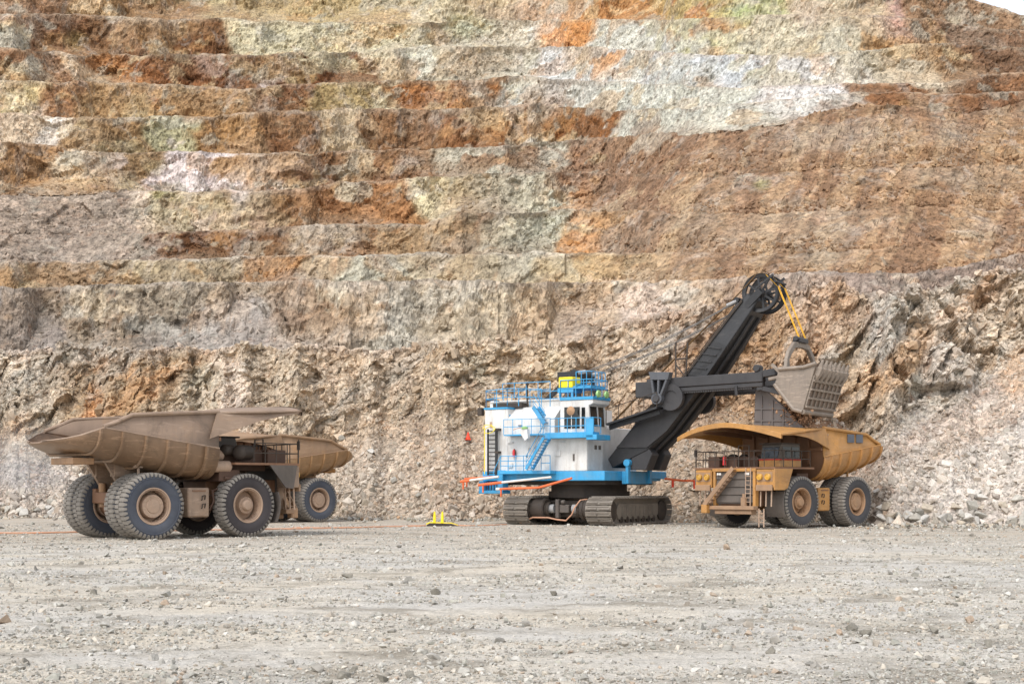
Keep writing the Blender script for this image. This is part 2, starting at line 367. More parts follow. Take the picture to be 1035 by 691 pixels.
D1 = ray_hit(D0, 0 * D0, R(36), tal); Z1 = CH + (HY - tal) / F * D1
fa = np.radians(poly(pxs, [(-240, 56), (0, 50), (80, 52), (200, 58), (560, 57), (800, 58), (900, 50), (1035, 44), (1290, 44)]))
D2 = ray_hit(D1, Z1, fa, cre); Z2 = CH + (HY - cre) / F * D2
D3 = D2 + 42; Z3 = Z2 + .5
nt_, nf_, nb_ = 78, 122, 10
t = np.concatenate([np.linspace(-.06, 1, nt_), 1 + np.linspace(0, 1, nf_ + 1)[1:], 2 + (np.linspace(0, 1, nb_ + 1)[1:]) ** 1.6])[:, None]
def pl(a, b, c, d): return np.where(t < 1, a + (b - a) * t, np.where(t < 2, b + (c - b) * (t - 1), c + (d - c) * (t - 2)))
DD = pl(D0, D1, D2, D3); ZZ = pl(0 * D0, Z1, Z2, Z3); XX = (pxs - CX) / F * DD
PY = HY - (ZZ - CH) / DD * F; PX = np.broadcast_to(pxs, DD.shape)
fm = np.clip((t - .85) / .3, 0, 1) * np.clip((2.04 - t) / .04, 0, 1) + 0 * DD
tm = np.clip(t / .08, 0, 1) * np.clip((1.1 - t) / .2, 0, 1) + 0 * DD
# dipping joints: coordinates rotated so the blocks lean
qa = XX * .80 + ZZ * .60; qb = -XX * .60 + ZZ * .80
gul = 1 - np.abs(fbm(XX * .075, DD * .02, ZZ * .025, 4, 31)) * 2.4
b1, id1 = facets(qa * .17, DD * .2, qb * .28, 41, 1.6); b2, id2 = facets(qa * .42, DD * .5, qb * .7, 51, 1.8); b3, id3 = facets(qa * 1.1, DD * 1.1, qb * 1.5, 61, 1.6); b4, id4 = facets(XX * 2.2, DD * 2.2, ZZ * 2.6, 71, 1.2)
rr_ = np.clip((PX - 790) / 80, 0, 1)
disp = fm * (.62 + .1 * rr_) * (gul * 1.9 + fbm(XX * .035, DD * 0, ZZ * .05, 3, 77) * 2.4 + b1 * (1.5 + .9 * rr_) + b2 * (1.15 + .7 * rr_) + b3 * .55 + b4 * .28 - .6) + tm * (fbm(XX * .12, DD * .1, ZZ * .06, 3, 78) * .7 + b3 * .12 + b4 * .15)
top = np.clip((t - 1.97) / .05, 0, 1) + 0 * DD
ZV = ZZ + disp * .35 + top * (b3 * .25 + b4 * .15)
YV = DD - disp * .95; XV = XX + fm * (b2 * .3) - disp * ((pxs - CX) / F) * .6
XV += np.where(t > 0, fbm(XX * .4, ZZ * .4, DD * .4, 3, 90) * .2, 0)
cut = t < .0
ZV = np.where(cut, -.6, ZV)
wx = PX + fbm(XX * .12, DD * .12, ZZ * .12, 5, 101) * 34 + qb * 0 - (PY - 430) * .25; wy = PY + fbm(XX * .15, DD * .15, ZZ * .15, 4, 111) * 14
face_c = bench_color(wx, [(20, (196, 182, 160)), (75, (186, 170, 148)), (120, (172, 138, 106)), (190, (158, 128, 98)), (226, (172, 160, 138)), (250, (204, 186, 170)), (315, (140, 122, 100)), (380, (178, 150, 124)), (440, (168, 134, 104)), (500, (164, 136, 108)), (570, (176, 146, 114)), (640, (168, 140, 116)), (720, (166, 130, 104)), (800, (164, 124, 92)), (860, (178, 144, 116)), (905, (184, 162, 136)), (960, (172, 168, 152)), (1040, (182, 174, 158)), (1300, (178, 168, 150))], 6)
tal_c = bench_color(wx, [(70, (184, 172, 156)), (220, (174, 160, 146)), (420, (186, 170, 150)), (520, (178, 156, 134)), (780, (172, 150, 128)), (880, (178, 160, 140)), (1300, (192, 184, 170))], 12)
ttop = np.clip((t - .75) / .35 + fbm(XX * .1, ZZ * .1, DD * .1, 4, 123)*.6, 0, 1)[..., None]
C = tal_c * (1 - ttop) + face_c * ttop
def tint(c, d):
    mx = c.max(-1); mn = c.min(-1); sat = (1 - mn / np.maximum(mx, 1e-4)); lum = c @ np.array([.3, .55, .15])
    c = c * np.stack([1 + 0 * sat, 1 + .32 * sat ** 2, 1 + .04 * sat ** 2], -1)
    return c * (1 - d) + lum[..., None] * np.array([1.04, .99, .98]) * d
def patch(C, px, py, cx, cy, rx, ry, rot, col, s=1.0, edge=.25, nz=None):
    a = R(rot); dx = px - cx; dy = py - cy; u = (dx * math.cos(a) + dy * math.sin(a)) / rx; v = (-dx * math.sin(a) + dy * math.cos(a)) / ry
    d = np.sqrt(u * u + v * v)
    if nz is not None: d = d + nz
    wgt = (np.clip((1 + edge - d) / (2 * edge), 0, 1) * s)[..., None]
    return C * (1 - wgt) + srgb_arr(col) * wgt
nz = fbm(XX * .35, DD * .3, ZZ * .35, 4, 140) * .55
for p in [(408, 395, 16, 60, -22, (146, 118, 98), .7), (455, 492, 22, 34, 20, (182, 158, 136), .7), (330, 400, 22, 18, 30, (204, 184, 162), .5), (700, 340, 40, 12, -12, (142, 118, 104), .5), (790, 400, 20, 40, 0, (176, 134, 104), .5), (95, 408, 9, 26, 10, (196, 120, 60), .7), (115, 372, 22, 12, 20, (198, 140, 96), .6), (236, 400, 12, 34, 8, (222, 208, 196), .8), (205, 385, 22, 14, 0, (160, 168, 150), .5), (272, 398, 16, 40, -20, (120, 108, 92), .6),
          (330, 380, 30, 14, 40, (206, 182, 156), .6), (392, 420, 12, 50, -40, (196, 172, 148), .5), (470, 375, 20, 14, 0, (158, 168, 148), .5), (520, 395, 14, 24, 0, (196, 150, 108), .5), (560, 370, 12, 24, 0, (180, 176, 132), .5),
          (830, 330, 20, 30, -20, (196, 164, 138), .7), (838, 375, 14, 26, 30, (176, 176, 162), .7), (893, 340, 13, 34, -8, (176, 174, 162), .7), (918, 365, 16, 40, 35, (196, 142, 96), .6), (882, 385, 20, 22, 0, (204, 152, 110), .6), (860, 322, 22, 18, 0, (178, 128, 96), .5),
          (962, 350, 20, 60, 30, (188, 184, 172), .7), (1000, 362, 8, 10, 0, (206, 138, 76), .8), (1030, 350, 20, 40, 0, (196, 178, 156), .6), (1032, 375, 20, 26, 0, (206, 166, 134), .6), (915, 450, 120, 10, -32, (176, 152, 134), .5), (1000, 425, 90, 14, -30, (188, 152, 124), .35), (1000, 470, 70, 26, -20, (204, 198, 184), .6), (20, 400, 40, 40, 0, (206, 196, 174), .6), (30, 480, 40, 16, 0, (172, 170, 164), .6)]:
    C = patch(C, PX, PY, *p[:7], nz=nz)
crest_w = (np.clip((t - 1.93) / .08, 0, 1) * .7)[..., None]; C = C * (1 - crest_w) + srgb_arr((176, 162, 148)) * crest_w
bp = srgb_arr(np.array([(214, 200, 182), (196, 142, 96), (168, 172, 154), (140, 116, 92), (188, 170, 148), (206, 176, 146), (150, 140, 128), (198, 184, 164)]))
zone = fbm(XX * .045, DD * .03, ZZ * .07, 5, 700)[..., None]; veins = fbm(qa * .05, DD * .03, qb * .22, 5, 701)[..., None]
C = C + (srgb_arr((122, 104, 86)) - C) * np.clip(zone * 4 - .3, 0, 1) * .55 * fm[..., None]; C = C + (srgb_arr((204, 186, 160)) - C) * np.clip(-zone * 4 - .4, 0, 1) * .6 * fm[..., None]
C = C + (srgb_arr((190, 130, 84)) - C) * np.clip(veins * 6 - 1.1, 0, 1) * .6 * fm[..., None]; C = C + (srgb_arr((172, 170, 156)) - C) * np.clip(-veins * 6 - 1.0, 0, 1) * .6 * fm[..., None]
C = C * (1 - .22 * fm[..., None]) + bp[(id3 * 7.99).astype(int)] * .13 * fm[..., None] + bp[(id2 * 7.99).astype(int)] * .09 * fm[..., None]
C = C * (.86 + .34 * (.5 * id2 + .5 * id4))[..., None]
cav = np.clip(1.0 + disp * 0, 0, 1)
C = tint(C, .16) * np.array([1.04, .99, 1.02]) * 1.06; C = (C / .42) ** 1.12 * .42 * .88
near_nr, near_nc = DD.shape
NV = np.stack([XV, YV, ZV], -1); NC = C; NPX = PX; NT_ = np.broadcast_to(t, DD.shape)
o = np_mesh('blasted_rock_face', NV.reshape(-1, 3), grid_faces(near_nr, near_nc), M['near'], C.reshape(-1, 3), nper=4); tag(o, kind='structure')

# far terraces
pxf = np.arange(-260, 1310, 1.6)
def smooth(a, n):
    k = np.hanning(2 * n + 1); k /= k.sum(); return np.convolve(np.pad(a, n, mode='edge'), k, 'valid')
D = smooth(np.interp(pxf, pxs, D3), 90) - 1.5; Z = smooth(np.interp(pxf, pxs, Z3), 90) - 1.5
# bench crest lines in the order they stand back into the hill, and the rock each face shows
LV = [
 ([(-260, 294), (0, 291), (60, 289), (150, 287), (250, 284), (400, 283), (600, 284), (700, 284), (794, 276), (931, 274), (1035, 258), (1300, 240)],
  [(60, (152, 142, 132)), (120, (158, 132, 104)), (190, (132, 116, 98)), (300, (172, 160, 146)), (400, (184, 170, 146)), (500, (190, 166, 134)), (620, (192, 154, 116)), (680, (206, 176, 152)), (740, (192, 158, 126)), (880, (160, 134, 118)), (1400, (158, 128, 110))], (168, 158, 150)),
 ([(-260, 266), (0, 264), (160, 262), (300, 258), (500, 255), (700, 255), (800, 258), (930, 250), (1035, 236), (1300, 220)],
  [(110, (166, 128, 96)), (240, (170, 146, 118)), (340, (176, 120, 76)), (470, (186, 178, 156)), (600, (182, 174, 150)), (640, (190, 142, 96)), (730, (196, 166, 130)), (1400, (166, 128, 102))], (172, 162, 152)),
 ([(-260, 238), (0, 236), (155, 236), (300, 228), (430, 226), (466, 214), (575, 212), (700, 216), (800, 216), (924, 209), (1035, 212), (1300, 205)],
  [(150, (160, 138, 122)), (290, (132, 80, 46)), (350, (190, 182, 166)), (470, (144, 94, 62)), (560, (178, 174, 152)), (610, (196, 128, 72)), (690, (154, 118, 94)), (830, (188, 150, 114)), (1400, (168, 124, 94))], (152, 120, 98)),
 ([(-260, 200), (0, 198), (150, 194), (290, 192), (330, 186), (440, 178), (560, 172), (700, 176), (850, 172), (1035, 170), (1300, 165)],
  [(130, (160, 136, 116)), (160, (214, 190, 168)), (210, (166, 148, 104)), (290, (204, 182, 160)), (350, (150, 96, 60)), (410, (170, 112, 70)), (470, (204, 186, 150)), (565, (184, 180, 158)), (690, (152, 114, 92)), (760, (196, 158, 122)), (930, (166, 122, 92)), (1400, (174, 128, 92))], (156, 124, 104)),
 ([(-260, 140), (0, 143), (110, 153), (280, 155), (420, 150), (515, 146), (640, 136), (720, 133), (790, 128), (830, 114), (870, 107), (920, 112), (960, 116), (1035, 108), (1300, 100)],
  [(60, (168, 118, 78)), (110, (206, 178, 148)), (160, (164, 124, 88)), (290, (214, 200, 192)), (345, (142, 92, 62)), (365, (200, 172, 138)), (440, (152, 96, 60)), (570, (188, 184, 164)), (700, (150, 110, 86)), (850, (160, 116, 86)), (960, (186, 136, 90)), (1400, (172, 118, 76))], (150, 116, 94)),
 ([(-260, 108), (0, 113), (60, 118), (195, 118), (280, 113), (385, 108), (520, 108), (545, 104), (580, 106), (620, 112), (700, 108), (800, 100), (870, 92), (960, 96), (1035, 92), (1300, 90)],
  [(30, (198, 172, 146)), (60, (212, 200, 184)), (150, (164, 122, 84)), (200, (176, 164, 128)), (275, (170, 120, 76)), (335, (142, 90, 56)), (380, (212, 192, 160)), (525, (146, 86, 44)), (545, (190, 182, 164)), (625, (156, 94, 48)), (780, (192, 190, 172)), (880, (200, 196, 184)), (1400, (150, 96, 62))], (160, 122, 94)),
 ([(-260, 84), (0, 82), (60, 83), (150, 83), (245, 90), (300, 84), (400, 80), (520, 77), (620, 82), (740, 88), (850, 84), (950, 84), (1035, 72), (1300, 66)],
  [(25, (206, 178, 132)), (70, (158, 108, 74)), (130, (176, 132, 92)), (250, (178, 132, 92)), (300, (146, 92, 60)), (375, (168, 136, 92)), (400, (206, 186, 152)), (515, (172, 106, 56)), (600, (188, 186, 172)), (760, (196, 196, 180)), (868, (208, 204, 196)), (1400, (148, 96, 62))], (170, 134, 108)),
 ([(-260, 44), (0, 48), (75, 55), (245, 55), (320, 52), (370, 52), (430, 46), (520, 45), (620, 48), (730, 56), (850, 52), (930, 44), (1035, 48), (1300, 50)],
  [(60, (160, 112, 82)), (85, (206, 172, 140)), (130, (170, 108, 62)), (205, (152, 92, 52)), (275, (134, 82, 50)), (290, (220, 204, 194)), (380, (138, 82, 46)), (410, (206, 190, 160)), (540, (196, 192, 172)), (640, (200, 200, 190)), (760, (194, 198, 194)), (880, (206, 202, 192)), (950, (198, 182, 158)), (1400, (144, 102, 76))], (176, 150, 122)),
 ([(-260, 10), (0, 14), (100, 16), (240, 20), (400, 24), (520, 19), (600, 21), (700, 17), (800, 14), (900, 16), (1035, 30), (1300, 60)],
  [(30, (176, 166, 146)), (90, (142, 92, 62)), (240, (134, 82, 46)), (390, (194, 180, 148)), (440, (188, 174, 146)), (530, (200, 188, 166)), (545, (208, 204, 188)), (604, (206, 132, 72)), (680, (204, 202, 186)), (740, (188, 178, 140)), (880, (192, 178, 152)), (960, (178, 132, 92)), (1400, (142, 102, 78))], (176, 146, 116)),
 ([(-260, -28), (0, -24), (600, -22), (850, -20), (960, -12), (990, 0), (1035, 14), (1100, 34), (1300, 90)],
  [(80, (164, 118, 88)), (120, (202, 162, 122)), (210, (160, 114, 76)), (245, (188, 166, 128)), (400, (188, 158, 116)), (520, (196, 176, 144)), (580, (208, 182, 160)), (730, (182, 118, 66)), (790, (178, 172, 120)), (890, (196, 172, 144)), (905, (190, 150, 140)), (1400, (160, 120, 92))], (170, 132, 104)),
]
rowsP = []; rowsC = []; 
nfr = 30
for k, (cl, segs, tc) in enumerate(LV):
    py = poly(pxf, cl) + fbm(pxf * .035, pxf * 0 + k * 9.1, pxf * 0, 4, 200 + k) * 3.2 + np.abs(fbm(pxf * .12, pxf * 0 + k, pxf * 0, 3, 230 + k)) * 1.6
    py = np.minimum(py, HY - (Z - CH) / D * F - 1.2)
    soft = np.clip((pxf - 590) / 110, 0, 1) * (.6 if k == 0 else 1 if k in (1, 2, 3, 4) else .12)             # right-hand side is a long dumped slope rather than cut benches
    if k in (2, 3): soft = np.maximum(soft, np.clip((152 - pxf) / 22, 0, 1))
    a_low = R(36) + 0 * pxf; a_up = R(64) * (1 - soft) + R(37.5) * soft
    ang_m = np.clip(.30 + fbm(pxf * .02, pxf * 0 + k * 3.7, pxf * 0, 3, 260 + k) * .55 + .22 * (k == 0), .05, .85)
    pt = (HY - (Z - CH) / D * F); pt = pt + (py - pt) * ang_m
    Da = ray_hit(D, Z, a_low, pt); Za = CH + (HY - pt) / F * Da
    Db = ray_hit(Da, Za, a_up, py); Zb = CH + (HY - py) / F * Db
    tt = np.linspace(0, 1, nfr)[:, None]; sp = .38
    Df = np.where(tt < sp, D + (Da - D) * tt / sp, Da + (Db - Da) * (tt - sp) / (1 - sp)); Zf = np.where(tt < sp, Z + (Za - Z) * tt / sp, Za + (Zb - Za) * (tt - sp) / (1 - sp))
    bw = (13 * (1 - soft) + .8 * soft) * (1 + .3 * vnoise(pxf * .01, pxf * 0 + k, pxf * 0, 300))
    if k == len(LV) - 1: bw = bw * 0 + 60
    tb = np.array([.15, .55, 1.0])[:, None]
    Dall = np.concatenate([Df, Db + bw * tb]); Zall = np.concatenate([Zf, Zb + 0 * bw * tb + bw * tb * .02])
    tall = np.concatenate([tt, 1 + tb]) + 0 * Dall
    X = (pxf - CX) / F * Dall; PXX = np.broadcast_to(pxf, Dall.shape); PYY = HY - (Zall - CH) / Dall * F
    hgt = (Zb - Z) ; amp = np.clip(hgt / 9, .3, 1.4)
    m_f = np.clip((tall - sp * .8) / .15, 0, 1) * np.clip((1.02 - tall) / .1, .25, 1)
    m_t = 1 - np.clip((tall - sp) / .1, 0, 1)
    qa = X * .8 + Zall * .6; qb = -X * .6 + Zall * .8
    c1, i1 = facets(qa * .075, Dall * .07, qb * .11, 310, 1.6); c2, i2 = facets(qa * .2, Dall * .2, qb * .3, 330, 1.6); c3, i3 = facets(qa * .6, Dall * .5, qb * .8, 350, 1.6)
    big = fbm(X * .018, Zall * .012, X * 0, 3, 370) * (1 - .0 * k)
    sf = soft[None, :] + 0 * Dall; m_f = m_f * (1 - sf) + sf * .7; m_t = m_t * (1 - sf)
    c4, i4 = facets(X * 1.1, Dall * .9, Zall * 1.2, 357, 1.4)
    smo = (.45 if k == 0 else 1.0) * (1 - .45 * np.clip((PXX - 590) / 60, 0, 1) * (k in (5, 6, 7, 8)))
    dsp = m_f * amp * (smo * (c1 * .9 + c2 * .6 + big * 1.8) + c3 * .42 + c4 * .25 + smo * (k > 0) * (1 - np.abs(fbm(X * .05, Zall * .02, X * 0, 3, 371)) * 3) * .5) + m_t * (fbm(X * .06, Dall * .05, Zall * .02, 4, 380) * 1.2 + c3 * .35 + c2 * .3)
    Dn = smooth(Db + bw, 40); Zn = smooth(Zb + bw * .02, 40); Dall[-1] = Dn; Zall[-1] = Zn; X = (pxf - CX) / F * Dall; dsp[-1] *= 0
    rowsP.append(np.stack([X, Dall - dsp * .9 + (0 if k else 0), Zall + dsp * .25 + np.where(tall > 1, c3 * .5, 0)], -1))
    nzx = fbm(X * .035, Dall * .03, Zall * .05, 6, 401) * 36; nzy = fbm(X * .08, Dall * .08, Zall * .08, 4, 411) * .5
    shear = (tall - .5) * np.where(vnoise(PXX * .012, tall * 0 + k, tall * 0, 431) > 0, 1, -1) * 26
    hf = fbm(X * .16, Dall * .12, Zall * .22, 5, 441); pq = PXX + nzx + shear + hf * 12
    fc = bench_color(pq, segs, 1.8); tcol = srgb_arr(tc)
    # irregular inclusions: rock carried over from along and across the bench, and from the bench above
    def mk(a, sc, th, sd): return np.clip((fbm(X * sc, Dall * sc * .8, Zall * sc * 1.5, 5, sd) - th) * a, 0, 1)[..., None]
    up = LV[min(k + 1, len(LV) - 1)][1]; dn = LV[max(k - 1, 0)][1]
    fc = fc + (bench_color(pq + 60, segs, 6) - fc) * mk(30, .05, .24, 451) * .5
    fc = fc + (bench_color(pq - 20, up, 6) - fc) * mk(30, .06, .22, 452) * np.clip(tall * 1.3, 0, 1)[..., None] * .85
    fc = fc + (bench_color(pq + 20, dn, 6) - fc) * mk(30, .07, .24, 453) * np.clip(1.2 - tall, 0, 1)[..., None] * .7
    fc = fc + (srgb_arr((206, 178, 140)) - fc) * mk(30, .12, .26, 454) * .5
    fc = fc + (srgb_arr((186, 132, 84)) - fc) * mk(30, .10, .25, 455) * .45
    fc = fc + (srgb_arr((182, 178, 160)) - fc) * mk(30, .14, .28, 456) * .5
    # dumped slope: fans and gullies running down it
    u_ = PXX * .075 + (PYY - 180) * .03; fc = fc + (srgb_arr((160, 120, 88)) - fc) * (np.clip(fbm(X * .03, Dall * .02, Zall * .06, 5, 471) * 5 + .1, 0, 1) * .5 * (k > 0) * np.clip((560 - PXX) / 80, 0, 1))[..., None]; fan = fbm(u_ + hf * .9, PYY * .004, tall * 0, 5, 461); fan2 = fbm(u_ * 4, PYY * .01, tall * 0, 4, 462)
    sl = srgb_arr((158, 116, 88)) * (1 + .35 * fan2)[..., None]; sl = sl + (srgb_arr((144, 106, 84)) - sl) * np.clip(fan * 3, 0, .6)[..., None]; sl = sl + (srgb_arr((196, 160, 126)) - sl) * np.clip(-fan * 3 - .4, 0, .4)[..., None]
    sg = srgb_arr((160, 140, 124)) * (1 + .3 * fan2 + .4 * (i3 - .5))[..., None]; lf = (np.clip((150 - PXX + (PYY - 200) * .1) / 14, 0, 1) * (k in (2, 3)))[..., None]
    sl = sl + (sg - sl) * np.clip((300 - PXX) / 50, 0, 1)[..., None]
    fc = (fc * .72 + (fc @ np.array([.3, .55, .15]))[..., None] * np.array([1.06, .98, .90]) * .28) if k == 0 else fc
    fc = fc + (sl - fc) * (.8 * np.clip(sf, 0, 1) * (k in (1, 2, 3, 4)))[..., None]
    tw = np.clip(1.15 - (tall + nzy * .6) / (sp * (.5 + 1.1 * ang_m)), 0, 1) * (tall <= 1) * (.75 if k else .9) * (1 - sf)
    cw = np.clip((tall - .90 + hf * .15) / .1, 0, 1) * .5 * (1 - .8 * sf)
    fc = fc * (1 - tw[..., None]) + (tcol * .7 + fc * .3) * tw[..., None]
    fc = fc * (1 - cw[..., None]) + (tcol * .5 + srgb_arr((190, 176, 158)) * .5) * cw[..., None]
    wob = fbm(X * .12, Dall * .1, Zall * .12, 4, 480) * .6
    for p in [(475, 27, 24, 11, 0, (150, 178, 100), .55), (745, 14, 16, 10, 0, (160, 190, 120), .6), (770, 186, 9, 7, 0, (160, 186, 100), .7), (196, 130, 10, 5, 0, (150, 190, 150), .7), (77, 42, 12, 8, 0, (170, 170, 110), .6),
              (30, 70, 26, 6, 0, (206, 190, 160), .5), (105, 172, 6, 22, -50, (226, 196, 166), .8), (147, 210, 5, 40, -20, (224, 198, 178), .8), (815, 12, 20, 14, 30, (196, 150, 140), .6), (903, 20, 5, 12, -30, (198, 132, 124), .8), (845, 80, 12, 26, -12, (216, 208, 200), .6),
              (365, 118, 6, 24, -40, (226, 210, 178), .8), (375, 62, 5, 20, -40, (220, 200, 168), .8), (725, 170, 7, 60, -8, (204, 162, 124), .55), (905, 140, 22, 16, 20, (206, 160, 112), .6), (1000, 232, 14, 6, 10, (216, 206, 190), .7), (985, 240, 16, 4, 10, (170, 186, 170), .6), (830, 262, 30, 10, 0, (150, 160, 146), .4), (655, 325, 24, 10, 20, (220, 196, 178), .6),
              (240, 205, 40, 10, 0, (160, 150, 96), .5), (120, 150, 40, 10, 20, (120, 110, 90), .3), (560, 60, 12, 40, 0, (200, 206, 214), .5), (735, 70, 14, 14, 0, (186, 194, 206), .5), (600, 158, 10, 22, -10, (196, 176, 150), .35), (60, 240, 90, 40, 0, (164, 144, 130), .45), (1000, 150, 60, 16, -10, (190, 134, 80), .45), (1010, 45, 30, 20, 20, (120, 84, 62), .5)]:
        if abs(p[1] - np.mean(PYY)) < 110: fc = patch(fc, PXX, PYY, *p[:6], p[6] * .33, .5, wob)
    fc = fc * (.84 + .32 * (.3 * i1 + .35 * i2 + .35 * i3))[..., None]
    fc = tint(fc, .25)
    dk_ = np.clip(.55 - (fc @ np.array([.3, .55, .15])) * 2.2, 0, .4)[..., None]; fc = fc * (1 - dk_ * .35)
    fc = (fc / .42) ** 1.2 * .42; rowsC.append(fc * np.array([1, .99, 1.01]) * .90)
    D = Dn; Z = Zn
FV = np.concatenate(rowsP); FC = np.concatenate(rowsC)
o = np_mesh('terraced_pit_wall', FV.reshape(-1, 3), grid_faces(FV.shape[0], FV.shape[1]), M['terr'], FC.reshape(-1, 3), nper=4); tag(o, kind='structure')

# ---------------------------------------------------------------- loose stones
protos = []
for i in range(14):
    bm = bmesh.new(); n = 9 if i < 10 else 11
    sc = (1, random.uniform(.6, .95), random.uniform(.45, .75))
    for k in range(n):
        v = Vector((random.gauss(0, 1), random.gauss(0, 1), random.gauss(0, 1))).normalized() * random.uniform(.8, 1.1)
        bm.verts.new((v.x * sc[0], v.y * sc[1], v.z * sc[2]))
    bmesh.ops.convex_hull(bm, input=bm.verts); bmesh.ops.delete(bm, geom=[v for v in bm.verts if not v.link_faces], context='VERTS')
    bmesh.ops.triangulate(bm, faces=bm.faces); bm.verts.ensure_lookup_table(); bm.verts.index_update()
    protos.append((np.array([v.co[:] for v in bm.verts]) * .5, np.array([[v.index for v in f.verts] for f in bm.faces]))); bm.free()
def scatter(name, P, size, col, parent=None, flat=False):
    Vs, Fs, Cs = [], [], []; off = 0; which = rng.integers(0, len(protos), len(P))
    for i, (pv, pf) in enumerate(protos):
        idx = np.where(which == i)[0]; n = len(idx)
        if n == 0: continue
        a = rng.uniform(0, 2 * np.pi, n); b = rng.normal(0, .35 if flat else 1.2, n); c = rng.normal(0, .35 if flat else 1.2, n)
        ca, sa, cb, sb, cc, sc = np.cos(a), np.sin(a), np.cos(b), np.sin(b), np.cos(c), np.sin(c)
        Rz = np.zeros((n, 3, 3)); Rz[:, 0, 0] = ca; Rz[:, 0, 1] = -sa; Rz[:, 1, 0] = sa; Rz[:, 1, 1] = ca; Rz[:, 2, 2] = 1
        Ry = np.zeros((n, 3, 3)); Ry[:, 0, 0] = cb; Ry[:, 0, 2] = sb; Ry[:, 2, 0] = -sb; Ry[:, 2, 2] = cb; Ry[:, 1, 1] = 1
        Rx = np.zeros((n, 3, 3)); Rx[:, 1, 1] = cc; Rx[:, 1, 2] = -sc; Rx[:, 2, 1] = sc; Rx[:, 2, 2] = cc; Rx[:, 0, 0] = 1
        RR = Rz @ Ry @ Rx
        v = np.einsum('nij,vj->nvi', RR, pv) * size[idx][:, None, None] + P[idx][:, None, :]
        f = pf[None] + (np.arange(n) * len(pv))[:, None, None] + off
        Vs.append(v.reshape(-1, 3)); Fs.append(f.reshape(-1, 3)); Cs.append(np.repeat(col[idx], len(pv), 0)); off += n * len(pv)
    o = np_mesh(name, np.concatenate(Vs), np.concatenate(Fs), M['stone'], np.concatenate(Cs))
    if parent: o.parent = parent
    return o
pal = np.array([srgb_arr(c) for c in [(196, 190, 178), (178, 172, 160), (206, 192, 172), (168, 150, 130), (184, 152, 120), (150, 140, 128), (214, 208, 198), (160, 156, 140), (190, 156, 124), (120, 112, 102)]]) * .78
pw = np.array([.22, .2, .16, .07, .03, .08, .1, .08, .01, .05]); pw /= pw.sum()
# gravel on the pit floor
n = 110000; rY = 17.5 * (105 / 17.5) ** (rng.random(n) ** 1.15); uu = rng.uniform(-.44, .44, n); rX = uu * rY
dens = fbm(rX * .25, rY * .5, rX * 0, 3, 500); keep = (dens + rng.normal(0, .25, n) > -.12); rX, rY = rX[keep], rY[keep]; n = len(rX)
sz = np.clip(rng.lognormal(-3.45, .6, n), .015, .2) * (1 + rY / 55)
P = np.stack([rX, rY, gheight(rX, rY) + sz * .10], 1)
scol = (pal[rng.choice(len(pal), n, p=pw)] * .6 + srgb_arr((196, 193, 184)) * .34) * rng.uniform(.8, 1.15, (n, 1))
tag(scatter('gravel', P, sz, scol, flat=True), kind='stuff')
# rubble on the talus slopes
def sample(n, lo, hi, xlo=-150, xhi=1200, bias=1.0):
    tv = NT_[:, 0]; u = lo + (hi - lo) * rng.random(n) ** bias; ri = np.clip(np.interp(u, tv, np.arange(len(tv))), 0, near_nr - 1.01)
    ci = rng.uniform((xlo - pxs[0]) / 1.2, (xhi - pxs[0]) / 1.2, n)
    r0, c0 = ri.astype(int), ci.astype(int); return r0, c0, NV[r0, c0], NC[r0, c0]
r0, c0, P, cc = sample(38000, 0.0, 1.08)
sz = np.clip(rng.lognormal(-1.3, .6, len(P)), .1, 1.3) * np.interp(NT_[r0, c0], [0, 1], [1.25, .75])
keep = fbm(P[:, 0] * .12, P[:, 1] * .1, P[:, 2] * .12, 3, 510) + rng.normal(0, .22, len(P)) > -.08
P, sz, cc = P[keep], sz[keep], cc[keep]
c2 = cc * .55 + pal[rng.choice(len(pal), len(P), p=pw)] * .5
n2 = 5200; px2 = rng.uniform(-60, 1100, n2); tt2 = np.interp(px2, pxs, toe); d2 = F * CH / (tt2 - HY); Y2 = d2 - np.abs(rng.normal(0, 1.6, n2)) * (1 + 1.5 * np.clip(fbm(px2 * .03, px2 * 0, px2 * 0, 3, 520) * 3, -.6, 1)) + .4
s2 = np.clip(rng.lognormal(-1.5, .5, n2), .08, .6); P2 = np.stack([(px2 - CX) / F * Y2, Y2, s2 * .15], 1); P = np.concatenate([P, P2]); sz = np.concatenate([sz, s2]); c2 = np.concatenate([c2, pal[rng.choice(len(pal), n2, p=pw)]])
tag(scatter('rubble', P, sz, c2 * rng.uniform(.75, 1.2, (len(P), 1))), kind='stuff')
r0, c0, P, cc = sample(4500, 1.05, 1.97)
sz = np.clip(rng.lognormal(-.9, .5, len(P)), .15, 1.7); tag(scatter('broken_face_rock', P, sz, cc * rng.uniform(.8, 1.2, (len(P), 1))), kind='stuff')
r0, c0, P, cc = sample(5000, 1.985, 2.05); sz = np.clip(rng.lognormal(-1.1, .5, len(P)), .12, 1.1)
tag(scatter('crest_rubble', P, sz, cc * rng.uniform(.7, 1.15, (len(P), 1))), kind='stuff')
n = 15000; nb = nfr + 3; kk = rng.integers(0, 5, n); rr = kk * nb + (rng.random(n) ** 1.5 * 14).astype(int); ccx = rng.integers(60, FV.shape[1] - 60, n)
P = FV[rr, ccx]; sz = np.clip(rng.lognormal(-.35, .45, n), .25, 2.0); tag(scatter('bench_rubble', P, sz, FC[rr, ccx] * rng.uniform(.7, 1.25, (n, 1))), kind='stuff')

